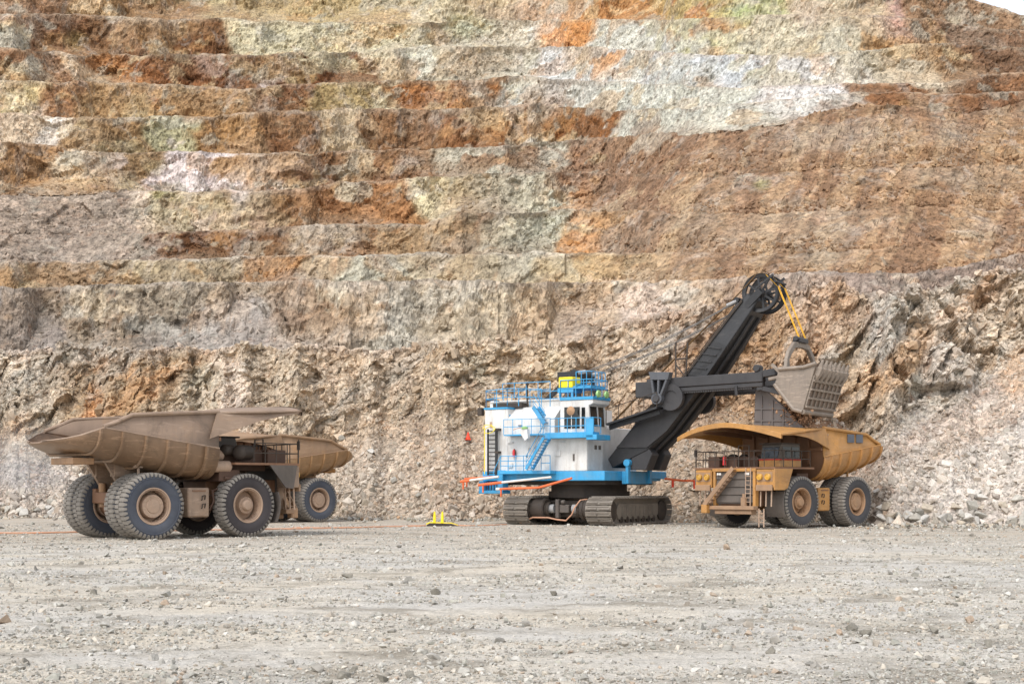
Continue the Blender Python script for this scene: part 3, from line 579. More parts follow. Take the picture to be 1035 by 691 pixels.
def surf_at(px, py):
    ci = int(round((px - pxs[0]) / 1.2)); col = PYV[:, ci]; k = int(np.argmin(np.abs(col[:200] - py))); return Vector(NV[k, ci])
PYV = HY - (NV[..., 2] - CH) / NV[..., 1] * F
def single_rock(name, loc, s, col, sd):
    pv, pf = protos[sd % len(protos)]; bm = bmesh.new()
    vs = [bm.verts.new(tuple(p)) for p in pv]
    for f in pf: bm.faces.new([vs[i] for i in f])
    bmesh.ops.recalc_face_normals(bm, faces=bm.faces)
    bmesh.ops.bevel(bm, geom=list(bm.edges), offset=.03, segments=1, affect='EDGES', clamp_overlap=True)
    rs = random.Random(sd)
    for v in bm.verts: v.co *= 1 + rs.uniform(-.05, .05)
    me = bpy.data.meshes.new(name); bm.to_mesh(me); bm.free()
    at = me.attributes.new('rock', 'FLOAT_COLOR', 'POINT'); at.data.foreach_set('color', list((*col, 1)) * len(me.vertices)); me.materials.append(M['stone'])
    o = bpy.data.objects.new(name, me); COL.objects.link(o); o.location = loc; o.scale = (s, s, s); o.rotation_euler = (rs.uniform(-.5, .5), rs.uniform(-.5, .5), rs.uniform(0, 6.28)); return o
rb = random.Random(4)
for i in range(70):
    if i < 46: px, py = rb.uniform(885, 1045), 531 - abs(rb.gauss(0, 14))
    elif i < 58: px, py = rb.uniform(0, 60), 521 - abs(rb.gauss(0, 6))
    else: px, py = rb.uniform(340, 440), 520 - abs(rb.gauss(0, 26))
    p = surf_at(px, py); s = rb.uniform(.7, 1.6) if i < 58 else rb.uniform(.6, 1.1)
    c = pal[rb.choice([0, 2, 6, 6, 1])] * rb.uniform(.85, 1.12)
    if i < 46: lb, gr = 'pale boulder lying in the rubble slope behind the yellow haul truck', 'boulders on the right rubble slope'
    elif i < 58: lb, gr = 'pale boulder at the foot of the slope left of the nearest haul truck', 'boulders at the left slope foot'
    else: lb, gr = 'grey boulder in the rubble between the haul trucks and the shovel', 'boulders in the middle rubble'
    tag(single_rock('boulder', p + Vector((0, -.1, s * .12)), s, tuple(c), i), lb, 'boulder', gr)
for i, (px, py, s, dk) in enumerate([(348, 683, .22, 1), (356, 678, .18, 1), (385, 688, .2, 1), (412, 682, .24, 1), (420, 685, .15, 1), (330, 690, .2, 1), (860, 637, .3, 1), (873, 643, .28, 1), (882, 640, .22, 0), (848, 640, .2, 2), (943, 640, .3, 1), (1000, 652, .28, 1), (980, 629, .26, 2), (500, 637, .18, 0), (167, 611, .3, 2), (181, 617, .22, 0), (6, 631, .3, 2), (437, 665, .25, 0), (265, 672, .2, 0), (640, 686, .2, 0), (780, 660, .22, 1), (155, 665, .22, 0), (560, 601, .3, 1), (735, 555, .5, 2), (350, 584, .4, 1), (440, 601, .3, 1), (95, 600, .32, 1), (25, 672, .22, 1)]):
    Y = F * CH / (py - HY); X = (px - CX) / F * Y; c = [(196, 190, 180), (150, 144, 132), (192, 170, 148)][dk]
    z = float(gheight(np.array([X]), np.array([Y]))[0])
    lb = ['pale grey stone lying on the gravel in the foreground', 'dark grey brown stone lying on the gravel in the foreground', 'light brown stone lying on the pale gravel'][dk]
    tag(single_rock('stone', (X, Y, z + s * .15), s * 1.3, tuple(v * .74 for v in srgb_arr(c)), i + 90), lb, 'stone', ['pale stones on the gravel', 'dark stones on the gravel', 'brown stones on the gravel'][dk])

#@@MACHINES@@
# ---------------------------------------------------------------- haul trucks (local frame: x forward from the rear axle, y left, z up)
TR, TW = 1.775, 1.06
_cache = {}
def wheel_meshes(key, tread, side, rim, kind):
    k = (key, kind)
    if k in _cache: return _cache[k]
    m = MB(); m.cur = 1
    m.lathe([(-.36, 1.70), (-.47, 1.64), (-.525, 1.48), (-.53, 1.28), (-.49, 1.08), (-.40, .93), (.40, .93), (.49, 1.08), (.53, 1.28), (.525, 1.48), (.47, 1.64), (.36, 1.70)], n=56, closed=True)
    m.lathe([(.515, 1.5), (.545, 1.49), (.545, 1.46), (.52, 1.44)], n=56); m.lathe([(-.515, 1.5), (-.545, 1.49), (-.545, 1.46), (-.52, 1.44)], n=56)
    m.cur = 0; m.lathe([(-.40, 1.695), (-.38, 1.712), (.38, 1.712), (.40, 1.695)], n=56)
    N = 44
    for i in range(N):
        for sgn in (-1, 1):
            a = 2 * math.pi * (i + (.5 if sgn > 0 else 0)) / N; h = math.pi / N * .76
            vs = []
            for (yy, r, hh) in [(.02, 1.70, .95), (.02, TR, .9), (.45, TR - .012, 1.0), (.515, 1.70, .95), (.545, 1.56, .6), (.50, 1.53, .6), (.35, 1.66, 1.0)]:
                for s2 in (-1, 1): vs.append((r * math.cos(a + s2 * h * hh), sgn * yy, r * math.sin(a + s2 * h * hh)))
            n = 7; fs = [(2 * j, 2 * j + 1, 2 * ((j + 1) % n) + 1, 2 * ((j + 1) % n)) for j in range(n)] + [tuple(2 * j for j in range(n)), tuple(2 * j + 1 for j in range(n))[::-1]]
            m.add(vs, fs)
    ty = m.build('tyre', [tread, side], smooth=True)
    r = MB()
    r.lathe([(.36, .95), (.46, .99), (.47, .93), (.40, .88), (.22, .84), (.05, .80), (-.05, .80), (-.22, .84), (-.40, .88), (-.47, .93), (-.46, .99), (-.36, .95)], n=48, closed=True)
    r.lathe([(.40, .885), (.43, .87), (.43, .85), (.38, .85)], n=48)
    for k2 in range(20):
        a = k2 * math.pi / 10; r.tube([(.80 * math.cos(a), .10, .80 * math.sin(a)), (.80 * math.cos(a), .2, .80 * math.sin(a))], .03, 5)
    ri = r.build('rim', rim, smooth=True)
    h = MB()
    if kind == 'rear': h.lathe([(-.25, .82), (-.2, .80), (-.18, .66), (.28, .62), (.36, .60), (.37, .40), (.36, .38), (.40, .36), (.41, .0)], n=40)
    else: h.lathe([(-.25, .82), (-.18, .78), (-.12, .62), (.0, .50), (.24, .46), (.26, .34), (.40, .30), (.46, .24), (.48, .0)], n=40)
    rr = .52 if kind == 'rear' else .40
    for k2 in range(16):
        a = k2 * math.pi / 8; y0 = .36 if kind == 'rear' else .24
        h.tube([(rr * math.cos(a), y0, rr * math.sin(a)), (rr * math.cos(a), y0 + .04, rr * math.sin(a))], .025, 5)
    hu = h.build('wheel', rim, smooth=True)
    _cache[k] = (ty, ri, hu)
    for o in (ty, ri, hu): COL.objects.unlink(o)
    return _cache[k]
def add_wheel(root, key, mats, kind, x, y, flip, steer=0, spin=0):
    ty, ri, hu = wheel_meshes(key, *mats, kind)
    wl = inst(hu, 'wheel', root, (x, y, TR), (0, spin, (math.pi if flip else 0) + steer))
    inst(ty, 'tyre', wl); inst(ri, 'rim', wl)

def body_section(x, hw, zr, zt, zb, off=0.0):
    pts = []; R1 = min(1.45, hw * .9)
    half = [(hw - .07 - off, zr), (hw - .05 - off, zt + .06), (hw + .05 - off, zt)]
    for k in range(1, 9):
        a = math.pi / 2 * k / 8; half.append((hw - R1 + (R1 + .06 - off) * math.cos(a), zt - (zt - zb - off) * math.sin(a)))
    half.append((0, zb + off)); L = [(x, y, z) for y, z in half]; Rr = [(x, -y, z) for y, z in half[:-1]][::-1]
    return L + Rr
TAILZ = [(3.9, 3.62, 6.86, 4.86, 3.22), (2, 3.62, 6.74, 5.12, 3.42), (0, 3.62, 6.58, 5.40, 3.72), (-1.2, 3.62, 6.44, 5.57, 4.05), (-2.0, 3.62, 6.13, 5.69, 4.26), (-2.8, 3.62, 5.84, 5.80, 4.50),
         (-3.35, 3.42, 5.62, 5.60, 4.62), (-3.8, 3.02, 5.42, 5.40, 4.74), (-4.25, 2.42, 5.28, 5.26, 4.86), (-4.6, 1.65, 5.20, 5.18, 4.96), (-4.85, .8, 5.14, 5.13, 5.04)]
def rail(m, pts, h=1.1, r=.03, n=2, post=1.2):
    """handrail: posts plus n horizontal bars along a polyline of base points"""
    P = [Vector(p) for p in pts]; u = Vector((0, 0, 1))
    for i in range(len(P) - 1):
        a, b = P[i], P[i + 1]; k = max(1, round((b - a).length / post))
        for j in range(k + 1):
            q = a.lerp(b, j / k); m.tube([q, q + u * h], r, 5)
        for j in range(n): hh = h * (j + 1) / n; m.tube([a + u * hh, b + u * hh], r, 5)
def ladder(m, p, q, w, r=.035, step=.3, side=(0, 1, 0)):
    p, q, s = Vector(p), Vector(q), Vector(side).normalized() * w / 2
    m.tube([p - s, q - s], r, 5); m.tube([p + s, q + s], r, 5); k = max(2, int((q - p).length / step))
    for j in range(1, k): c = p.lerp(q, j / k); m.tube([c - s, c + s], r * .8, 5)
def make_truck(key, O, th, label, paintm, under, mats_f, mats_r, accent, ext=0.0, droop=0.0, crown=.38, rise=.045, steer=0.0, panels=False):
    root = empty('haul_truck', (O[0], O[1], 0), th); tag(root, label, 'haul truck', 'large mining haul trucks')
    for sy in (-1, 1):
        add_wheel(root, key, mats_f, 'front', 5.9, sy * 2.80, sy < 0, steer, random.uniform(0, 6))
        add_wheel(root, key, mats_r, 'rear', 0, sy * 3.17, sy < 0, 0, random.uniform(0, 6)); add_wheel(root, key, mats_r, 'rear', 0, sy * 1.93, sy > 0, 0, random.uniform(0, 6))
    # dump body: trough with rolled lower corners, duck tail, front wall
    m = MB(); m.grid([body_section(*s) for s in TAILZ])
    bd = m.build('dump_body', [paintm, M['low' + key.upper()]], root, smooth=True, solid=.09)
    zt_ = lambda x: float(np.interp(x, [a[0] for a in TAILZ[::-1]], [a[3] for a in TAILZ[::-1]]))
    for p_ in bd.data.polygons:
        if p_.center.z < zt_(p_.center.x) + .0: p_.material_index = 1
    q = MB()
    for sy in (-1, 1): q.tube([(x, sy * 3.66, zt_(x) + .02) for x in (3.88, 2, 0, -1.2, -2.8)], .05, 6)
    q.build('weld_seam', paintm, bd, smooth=True)
    m = MB(); s = body_section(3.9, 3.60, 6.86, 4.86, 3.22); s = [(3.9 - max(0, (5.2 - p[2])) * .22 + max(0, p[2] - 5.2) * .02, p[1], p[2]) for p in s]
    m.add(s, [tuple(range(len(s)))]); m.add([(p[0] - .12, p[1] * .99, p[2]) for p in s], [tuple(range(len(s)))[::-1]])
    for yy in (-2.4, -1.2, 0, 1.2, 2.4): m.box((3.9, yy - .09, 4.4), (4.1, yy + .09, 6.8))
    m.box((3.92, -3.5, 5.3), (4.08, 3.5, 5.5)); m.build('front_wall', under, bd)
    for sy in (-1, 1):
        m = MB(); yr = 3.56 * sy
        m.tube([(3.9, yr, 6.88), (0, yr, 6.62), (-1.2, yr, 6.53), (-2.0, yr, 6.17), (-2.8, yr * 1.01, 5.87)], .11, 8)
        m.build('top_rail', paintm, bd, smooth=True)
    for i, x in enumerate([-2.95, -1.75, -.45, .8, 2.0, 3.1]):
        tbl = sorted(TAILZ); f = lambda j: float(np.interp(x, [a[0] for a in tbl], [a[j] for a in tbl]))
        sec = body_section(x, f(1), f(2), f(3), f(4)); sec = [p for p in sec if p[2] <= f(3) + .03]
        ce = Vector((x, 0, f(3) + .4)); m = MB(); rows = []
        for p in sec:
            v = Vector(p); n = Vector((0, v.y, 0)) * .3 + Vector((0, 0, min(0, v.z - f(3)))) ; n = (n.normalized() if n.length > .05 else Vector((0, 0, -1))) * .13
            rows.append([(x - .10, v.y, v.z), (x - .06, v.y + n.y, v.z + n.z), (x + .06, v.y + n.y, v.z + n.z), (x + .10, v.y, v.z)])
        m.grid(rows); m.build('rib', M['low' + key.upper()], bd)
    for sy in (-1, 1):
        m = MB(); m.box((-1.1, sy * 1.1 - .28, 3.35), (-.2, sy * 1.1 + .28, 4.15)); m.prism([(-1.6, 4.2), (.6, 3.9), (-.2, 2.7), (-.7, 2.7)], sy * 1.1 - .12, sy * 1.1 + .12)
        m.build('pivot_bracket', paintm, bd)
        m = MB(); m.tube([(-.35, sy * 2.55, 4.2), (-.3, sy * 2.55, 2.5)], .075, 8); m.box((-.55, sy * 2.55 - .14, 3.8), (-.15, sy * 2.55 + .14, 4.1)); m.build('rock_ejector', paintm, bd)
    m = MB(); m.box((-3.5, -1.5, 3.98), (-2.3, 1.2, 4.32)); m.build('tail_light_box', accent, bd, bevel=.03)
    # canopy
    m = MB(); rows = []
    xs_ = [3.85, 4.8, 6.2, 7.6, 8.6, 9.15, 9.45]
    for i, x in enumerate(xs_):
        kx = (x - 3.85) / 5.6; x = x + ext * kx; hw = 3.62 + min(.45, (x - 3.85) * .25) + .5 * ext * kx; rows.append([(x - .55 * abs(q) ** 3 * (x > 8), hw * q, 6.86 + (x - 3.85) * rise - droop * kx * abs(q) ** 1.7 + crown * (1 - abs(q) ** 2.2)* min(1, .35 + (x - 3.85) / 4) ) for q in np.linspace(-1, 1, 17)])
    m.grid(rows); cn = m.build('canopy', [paintm], root, smooth=True, solid=.10)
    m = MB(); fr = rows[-1]; m.grid([[(p[0], p[1], p[2] + .03) for p in fr], [(p[0] + .06, p[1], p[2]) for p in fr], [(p[0] + .05, p[1], p[2] - .30) for p in fr], [(p[0] - .06, p[1], p[2] - .30) for p in fr], [(p[0] - .08, p[1], p[2]) for p in fr]]); m.build('canopy_lip', accent if key == 'c' else paintm, cn)
    for sy in (-1, 1):
        m = MB(); out = [(3.3, 5.4), (3.75, 6.84), (6.2, 6.86 + 2.35 * rise), (8.8, 6.84 + 4.95 * rise), (8.8, 6.72 + 4.95 * rise), (7.6, 6.74), (6.2, 6.42), (5.0, 6.02)]; out = [(p[0] + ext * max(0, p[0] - 3.85) / 5.6, p[1] - droop * max(0, p[0] - 3.85) / 5.6) for p in out]
        ya = [sy * (v + .5 * ext * max(0, p[0] - 3.85) / 5.6) for v, p in zip((3.66, 3.64, 4.0, 4.0, 4.0, 4.0, 4.0, 3.9), out)]; m.prism(out, ya, [a - .08 * sy for a in ya]); m.build('canopy_side_plate', paintm, cn)
    for yy in (-2.6, -1.3, 0, 1.3, 2.6):
        m = MB(); zc = lambda x: 6.86 + (x - 3.85) * rise + crown * (1 - abs(yy / 4) ** 2.2) * min(1, .35 + (x - 3.85) / 4) - .10 - droop * (x - 3.85) / 5.6 * abs(yy / 4.1) ** 1.7
        m.prism([(4.0, zc(4) - .55), (4.0, zc(4)), (6.5, zc(6.5)), (9.2, zc(9.2)), (9.2, zc(9.2) - .12)], yy - .07, yy + .07); m.build('canopy_beam', under, cn)
    if panels:
        for x in (-.62, .42):
            m = MB(); m.box((x, 3.585, 5.92 ), (x + .74, 3.66, 6.50)); m.build('vent_panel', M['vent'], bd)
    # chassis, axles, suspension
    m = MB()
    for sy in (-1, 1): m.prism([(-1.1, 1.9), (-1.1, 2.7), (2.5, 2.75), (8.9, 2.5), (8.9, 1.6), (3.0, 1.7)], sy * 1.15 - .2, sy * 1.15 + .2)
    for x in (-.9, 3.2, 8.7): m.box((x - .2, -1.0, 1.9), (x + .2, 1.0, 2.5))
    m.box((6.6, -1.5, 1.5), (8.8, 1.5, 3.2)); m.box((4.4, -1.3, 2.4), (6.4, 1.3, 3.9)); m.build('chassis_frame', under, root, bevel=.04)
    m = MB(); m.lathe([(-2.6, .0), (-2.6, .5), (-1.0, .62), (-.6, .85), (.6, .85), (1.0, .62), (2.6, .5), (2.6, 0)], Matrix.Translation((0, 0, TR)), n=24)
    m.box((-.2, -.5, 1.5), (3.2, .5, 2.1)); ra = m.build('rear_axle', under, root, smooth=True)
    for sy in (-1, 1):
        m = MB(); m.tube([(-.75, sy * .75, 1.7), (-.8, sy * .75, 3.0)], .2, 12); m.tube([(-.76, sy * .75, 1.9), (-.78, sy * .75, 2.4)], .27, 12); m.build('suspension_strut', accent, ra, smooth=True)
        m = MB(); m.tube([(1.9, sy * .8, 1.9), (2.8, sy * .8, 3.6)], .22, 12); m.build('hoist_cylinder', M['dark'], root, smooth=True)
        m = MB(); m.tube([(5.9, sy * 1.9, 1.4), (5.8, sy * 1.7, 3.7)], .27, 14); m.tube([(5.9, sy * 1.2, TR), (5.9, sy * 2.5, TR)], .45, 12); m.build('front_strut', under, root, smooth=True)
        # tanks between the axles
        m = MB(); y0, y1 = sorted((sy * 1.7, sy * 3.0)); m.box((2.35, y0, 1.15), (3.65, y1, 2.75))
        tk = m.build('fuel_tank' if sy > 0 else 'hydraulic_tank', paintm, root, bevel=.07)
        m = MB(); y0, y1 = sorted((sy * 3.0, sy * 3.05)); m.box((2.6, y0, 2.55), (3.4, y1, 2.62)); m.build('tank_strap', under, tk)
        for zz in (1.75, 2.2):
            m = MB(); m.tube([(3.15, sy * 3.0, zz - .12), (3.15, sy * 3.08, zz - .1), (3.15, sy * 3.1, zz + .1), (3.35, sy * 3.08, zz + .14), (3.35, sy * 3.0, zz - .1)], .035, 6); m.build('handle', M['dark'], tk)
    for pp, rr3 in (([(3.8, -2.7, 1.5), (4.05, -2.75, 2.0), (4.0, -2.7, 2.6), (4.5, -2.6, 2.7)], .06), ([(3.75, -2.5, 2.3), (4.3, -2.6, 2.35), (4.4, -2.6, 1.6)], .045), ([(3.9, 2.7, 1.6), (4.1, 2.7, 2.2), (4.4, 2.6, 2.7)], .06)):
        m = MB(); m.tube(pp, rr3, 6); m.build('hydraulic_pipe', M['engine'], root, smooth=True)
    # engine bay: exhausts and air cleaners on the right-hand side
    m = MB(); m.box((4.3, -2.9, 3.1), (5.6, 2.6, 3.75)); m.box((4.2, -2.0, 3.7), (7.8, 1.0, 4.9)); m.tube([(4.6, -2.9, 3.3), (5.2, -3.0, 3.2), (5.4, -2.4, 3.4)], .12, 8); m.build('engine', M['engine'], root, bevel=.05)
    for (x, y, z, r, L) in [(4.45, -2.75, 3.92, .32, 1.25), (4.35, -2.2, 4.55, .33, 1.1)]:
        m = MB(); m.lathe([(-L / 2, 0), (-L / 2, r * .7), (-L * .42, r), (L * .42, r), (L / 2, r * .72), (L / 2, r * .58), (L * .2, r * .55), (L * .2, 0)], Matrix.Translation((x, y, z)) @ Matrix.Rotation(R(-90), 4, 'Z'), n=24); m.build('muffler', M['rim'] if key != 'c' else M['engine'], root, smooth=True)
    for (x, y, z, r, L) in [(6.0, -2.6, 4.72, .42, 1.3), (5.2, -2.3, 4.85, .3, 1.0), (6.2, .2, 4.7, .4, 1.2)]:
        m = MB(); m.lathe([(-L / 2, 0), (-L / 2, r * .5), (-L * .46, r * .8), (-L * .38, r), (L * .42, r), (L * .48, r * .85), (L / 2, 0)], Matrix.Translation((x, y, z)) @ Matrix.Rotation(R(-60), 4, 'Z'), n=24); m.build('air_cleaner', M['dark'], root, smooth=True)
    # deck, fenders, rails
    m = MB(); m.box((5.0, -3.45, 4.02), (9.15, 3.45, 4.14)); m.box((4.8, 1.6, 4.02), (5.0, 3.45, 4.14)); dk = m.build('deck', under, root)
    for sy in (-1, 1):
        y0, y1 = sorted((sy * 3.38, sy * 3.48)); m = MB(); m.prism(([(9.0, 4.02), (7.2, 4.02), (8.25, 2.75), (8.75, 2.7)] if key != 'c' else [(9.15, 4.02), (7.2, 4.02), (7.75, 2.75), (8.1, 2.6), (9.15, 2.6)]), y0, y1); m.build('fender', paintm if sy > 0 else M['grille'], root)
        m = MB(); a = [(5.9 + 2.05 * math.cos(t), TR + 2.05 * math.sin(t)) for t in np.linspace(R(20), R(-28), 7)]; b = [(5.9 + 2.12 * math.cos(t), TR + 2.12 * math.sin(t)) for t in np.linspace(R(-28), R(20), 7)]; y0, y1 = sorted((sy * 1.75, sy * 3.3)); m.prism(a + b, y0, y1); m.build('mud_flap', M['grille'], root)
    m = MB(); rail(m, [(9.1, 3.4, 4.14), (9.1, -3.4, 4.14)], 1.1, .03, 2, .85); rail(m, [(9.1, -3.4, 4.14), (6.2, -3.4, 4.14)], 1.1, .03, 2, .8); rail(m, [(9.1, 3.4, 4.14), (5.2, 3.4, 4.14)], 1.1, .03, 2, .9)
    m.tube([(9.14, 1.3, 4.14), (9.14, 1.3, 5.6), (9.14, .4, 5.6), (9.14, .4, 4.14)], .045, 6); m.build('handrail', M['dark'], root)
    m = MB(); m.box((7.6, -2.6, 4.14), (8.8, -1.6, 4.9)); m.box((7.4, -1.3, 4.14), (8.6, -.2, 4.7)); m.tube([(8.9, -.9, 4.2), (8.9, -.9, 5.0)], .12, 8); m.build('deck_cabinet', M['engine'], dk, bevel=.04)
    m = MB(); m.lathe([(0, 0), (0, .13), (.5, .13), (.6, .06), (.66, 0)], Matrix.Translation((9.0, -.95, 4.3)) @ Matrix.Rotation(R(90), 4, 'X'), n=12); m.build('fire_extinguisher', M['red'], dk, smooth=True)
    # front: radiator, stairway, lamps, bumper
    m = MB(); m.box((8.75, -1.62, 1.65), (9.0, 1.62, 3.85)); gr = m.build('radiator', M['grille'], root)
    for k in range(4):
        m = MB(); z = 1.72 + k * .53; m.prism([(9.0, z), (9.09, z + .04), (9.03, z + .49), (9.0, z + .49)], -1.6, 1.6); m.build('louvre', M['grille'], gr)
    m = MB(); m.box((8.8, -1.82, 1.5), (9.18, -1.62, 4.0)); m.box((8.8, 1.62, 1.5), (9.18, 1.86, 4.0)); m.box((8.8, -1.9, 3.85), (9.2, 1.9, 4.06)); m.build('radiator_frame', paintm, root, bevel=.03)
    m = MB(); m.box((8.9, -2.5, 1.25), (9.45, 1.9, 1.52)); m.box((8.7, -1.6, .95), (9.3, 1.6, 1.25)); bp = m.build('bumper', M['grub'], root, bevel=.04)
    m = MB(); m.box((9.3, -2.45, 1.0), (9.75, -1.95, 1.6)); m.build('tow_box', accent, bp, bevel=.05)
    m = MB(); m.tube([(9.25, .95, 1.5), (9.25, .95, 2.1)], .22, 10); m.tube([(9.25, .95, 2.1), (9.25, .95, 2.35)], .12, 8); m.build('horn_housing', M['grub'], bp)
    m = MB(); a, b = Vector((9.42, -2.2, 1.55)), Vector((9.3, .25, 4.1)); m.bar(a + Vector((.28, 0, 0)), b + Vector((.28, 0, 0)), .07, .3); m.bar(a - Vector((.28, 0, 0)), b - Vector((.28, 0, 0)), .07, .3)
    st = m.build('stairway', M['grub'], root)
    for k in range(10):
        m = MB(); c = a.lerp(b, (k + .5) / 10); m.box((c.x - .28, c.y - .13, c.z - .02), (c.x + .28, c.y + .13, c.z + .03)); m.build('tread', M['grub'], st)
    m = MB(); ladder(m, (9.28, 1.3, 1.5), (9.22, 1.3, 4.1), .42, .035, .28); m.build('front_ladder', M['rim'], root)
    m = MB(); ladder(m, (9.15, 2.35, .12), (8.95, 2.2, 1.35), .5, .045, .3, (.2, 1, 0)); m.build('boarding_ladder', M['rim'], root)
    for sy in (-1, 1):
        y0, y1 = sorted((sy * 1.95, sy * 3.4)); m = MB(); m.box((8.6, y0, 2.75), (9.2, y1, 3.98)); pod = m.build('lamp_pod', paintm, root, bevel=.05)
        m = MB(); m.box((9.2, y0 + .05, 2.55), (9.32, y1 - .05, 2.95)); m.build('pod_step', M['grub'], pod, bevel=.02)
        m = MB(); m.box((9.2, y0 + .08, 3.18), (9.215, y1 - .08, 3.8)); m.build('lamp_panel', M['grub'], pod)
        for yy in (2.3, 2.98):
            m = MB(); m.lathe([(0, .0), (0, .22), (.16, .22), (.18, .19), (.14, .16), (.17, .05), (.17, 0)], Matrix.Translation((9.2, sy * yy, 3.48)) @ Matrix.Rotation(R(-90), 4, 'Z'), n=24); m.build('headlight', M['lamp'], root, smooth=True)
        for k in range(3):
            m = MB(); yy = sy * (2.2 + k * .45); m.tube([(9.0, yy, 2.75), (9.05, yy, 1.5)], .05, 6); m.build('pod_strut', M['rim'], pod)
    for yy in (-1.35, -1.15, 1.1, 1.3):
        m = MB(); m.box((9.18, yy - .07, 3.62), (9.24, yy + .07, 3.76)); m.build('work_lamp', M['plast'], root)
    # cab on the left
    m = MB(); m.prism([(5.9, 4.14), (8.15, 4.14), (8.15, 4.75), (7.95, 5.6), (7.9, 5.72), (6.0, 5.72), (5.9, 5.6)], 1.45, 3.1); cb = m.build('cab', paint('cab_shell_' + key, (60, 58, 56), (120, 104, 88), .35), root, bevel=.05)
    m = MB(); m.box((5.85, 1.4, 4.14), (8.22, 3.15, 4.62)); m.build('cab_base', paintm, cb, bevel=.04)
    m = MB(); m.box((5.84, 1.39, 4.62), (8.23, 3.16, 4.68)); m.build('cab_stripe', M['red'], cb)
    m = MB(); m.add([(8.185, 1.6, 4.78), (8.185, 2.95, 4.78), (8.01, 2.95, 5.50), (8.01, 1.6, 5.50)], [(0, 1, 2, 3)]); m.add([(8.165, 1.6, 4.78), (8.165, 2.95, 4.78), (7.99, 2.95, 5.50), (7.99, 1.6, 5.50)], [(0, 1, 2, 3)]); m.build('windscreen', M['glass'], cb)
    for (xa, xb) in ((7.0, 7.85), (6.05, 6.85)):
        m = MB(); m.box((xa, 3.10, 4.8), (xb, 3.125, 5.5)); m.build('side_window', M['glass'], cb)
    m = MB(); m.box((5.95, 1.4, 5.68), (8.2, 3.15, 5.78)); m.build('cab_roof', M['dark'], cb, bevel=.03)
    m = MB(); m.tube([(8.1, 3.2, 5.4), (8.35, 3.5, 5.4), (8.35, 3.5, 4.6)], .03, 6); m.box((8.31, 3.42, 4.75), (8.37, 3.66, 5.3)); m.build('wing_mirror', M['dark'], cb)
    m = MB(); m.tube([(9.1, -3.45, 4.14), (9.1, -3.45, 5.5)], .03, 6); m.box((9.05, -3.6, 4.9), (9.1, -3.35, 5.4)); m.build('wing_mirror', M['dark'], root)
    return root
hA = R(42); hB = math.pi + R(45); hC = math.pi + R(41.5)
ma = (M['tread'], M['side2'], M['rim']); mb_ = (M['tread'], M['side'], M['rim']); mc = (M['tread'], M['side_c'], M['rimy'])
tA = make_truck('a', (-21.25, 75.5), hA, 'dust covered haul truck nearest the camera at far left, its empty tail pointing left', M['dbody'], M['inner'], ma, mb_, M['rimy'], steer=R(4))
tB = make_truck('b', (-17.95, 113.4), hB, 'dusty tan haul truck whose front is hidden behind the nearest haul truck', M['bbody'], M['inner'], mb_, mb_, M['ybody'], droop=.7, crown=.3, rise=.03)
tC = make_truck('c', (21.98, 100.5), hC, 'bright ochre haul truck standing under the shovel bucket with its grille toward the camera', M['ybody'], M['inner'], mc, mc, M['ybody'], ext=.9, droop=.72, crown=.12, rise=.02, steer=R(-3), panels=True)
for o in [c for t_ in (tA,) for c in t_.children_recursive if c.name.startswith('tyre')]: pass
# ore in the bed of the loaded truck
n1, n2 = 44, 30; gx = np.linspace(-2.2, 3.7, n1)[:, None] + np.zeros((1, n2)); gy = np.linspace(-3.35, 3.35, n2)[None] + np.zeros((n1, 1))
hz = 6.1 + 2.1 * np.clip(1 - ((gx - 1.2) / 3.3) ** 2, -.4, 1) * np.clip(1 - (gy / 3.6) ** 2, 0, 1) + fbm(gx * .9, gy * .9, gx * 0, 4, 600) * .3
hb, hid = facets(gx * 2.2, gy * 2.2, gx * 0, 610); hz += hb * .2
Vh = np.stack([gx, gy, hz], -1).reshape(-1, 3); Ch = (srgb_arr((150, 116, 90)) * .8)[None] * (.75 + .5 * hid.reshape(-1, 1))
heap = np_mesh('ore_heap', Vh, grid_faces(n1, n2), M['stone'], Ch, nper=4); heap.location = (21.98, 100.5, 0); heap.rotation_euler = (0, 0, hC); tag(heap, 'heap of brown broken ore lying in the bed of the ochre haul truck', 'ore heap')
P = Vh[rng.integers(0, len(Vh), 900)] + rng.normal(0, .05, (900, 3)); so = scatter('ore_lumps', P, np.clip(rng.lognormal(-1.2, .5, 900), .12, .8), pal[rng.choice(len(pal), 900, p=pw)] * .5 + srgb_arr((176, 140, 110)) * .35, parent=heap); tag(so, kind='stuff')

# ---------------------------------------------------------------- rope shovel (local frame: x = boom direction, y left, z up)
SO = (5.9, 106.0); STH = R(-32.86); sc_, ss_ = math.cos(STH), math.sin(STH)
def SP(px, py, yl):
    """the point of the vertical plane y = yl of the shovel that stands at a place of the photograph"""
    r = (px - CX) / F; x = (r * (SO[1] + sc_ * yl) - SO[0] + ss_ * yl) / (sc_ - ss_ * r)
    Y = SO[1] + ss_ * x + sc_ * yl; return Vector((x, yl, CH + (HY - py) * Y / F))
sh = empty('mining_shovel', (SO[0], SO[1], 0), STH); tag(sh, 'electric rope shovel with white and blue house, black boom and crawler tracks', 'mining shovel')
NY = -4.5
def X(px, y=NY): return SP(px, 450, y).x
def Zp(px, py, y=NY): return SP(px, py, y).z
zdk = Zp(560, 476)
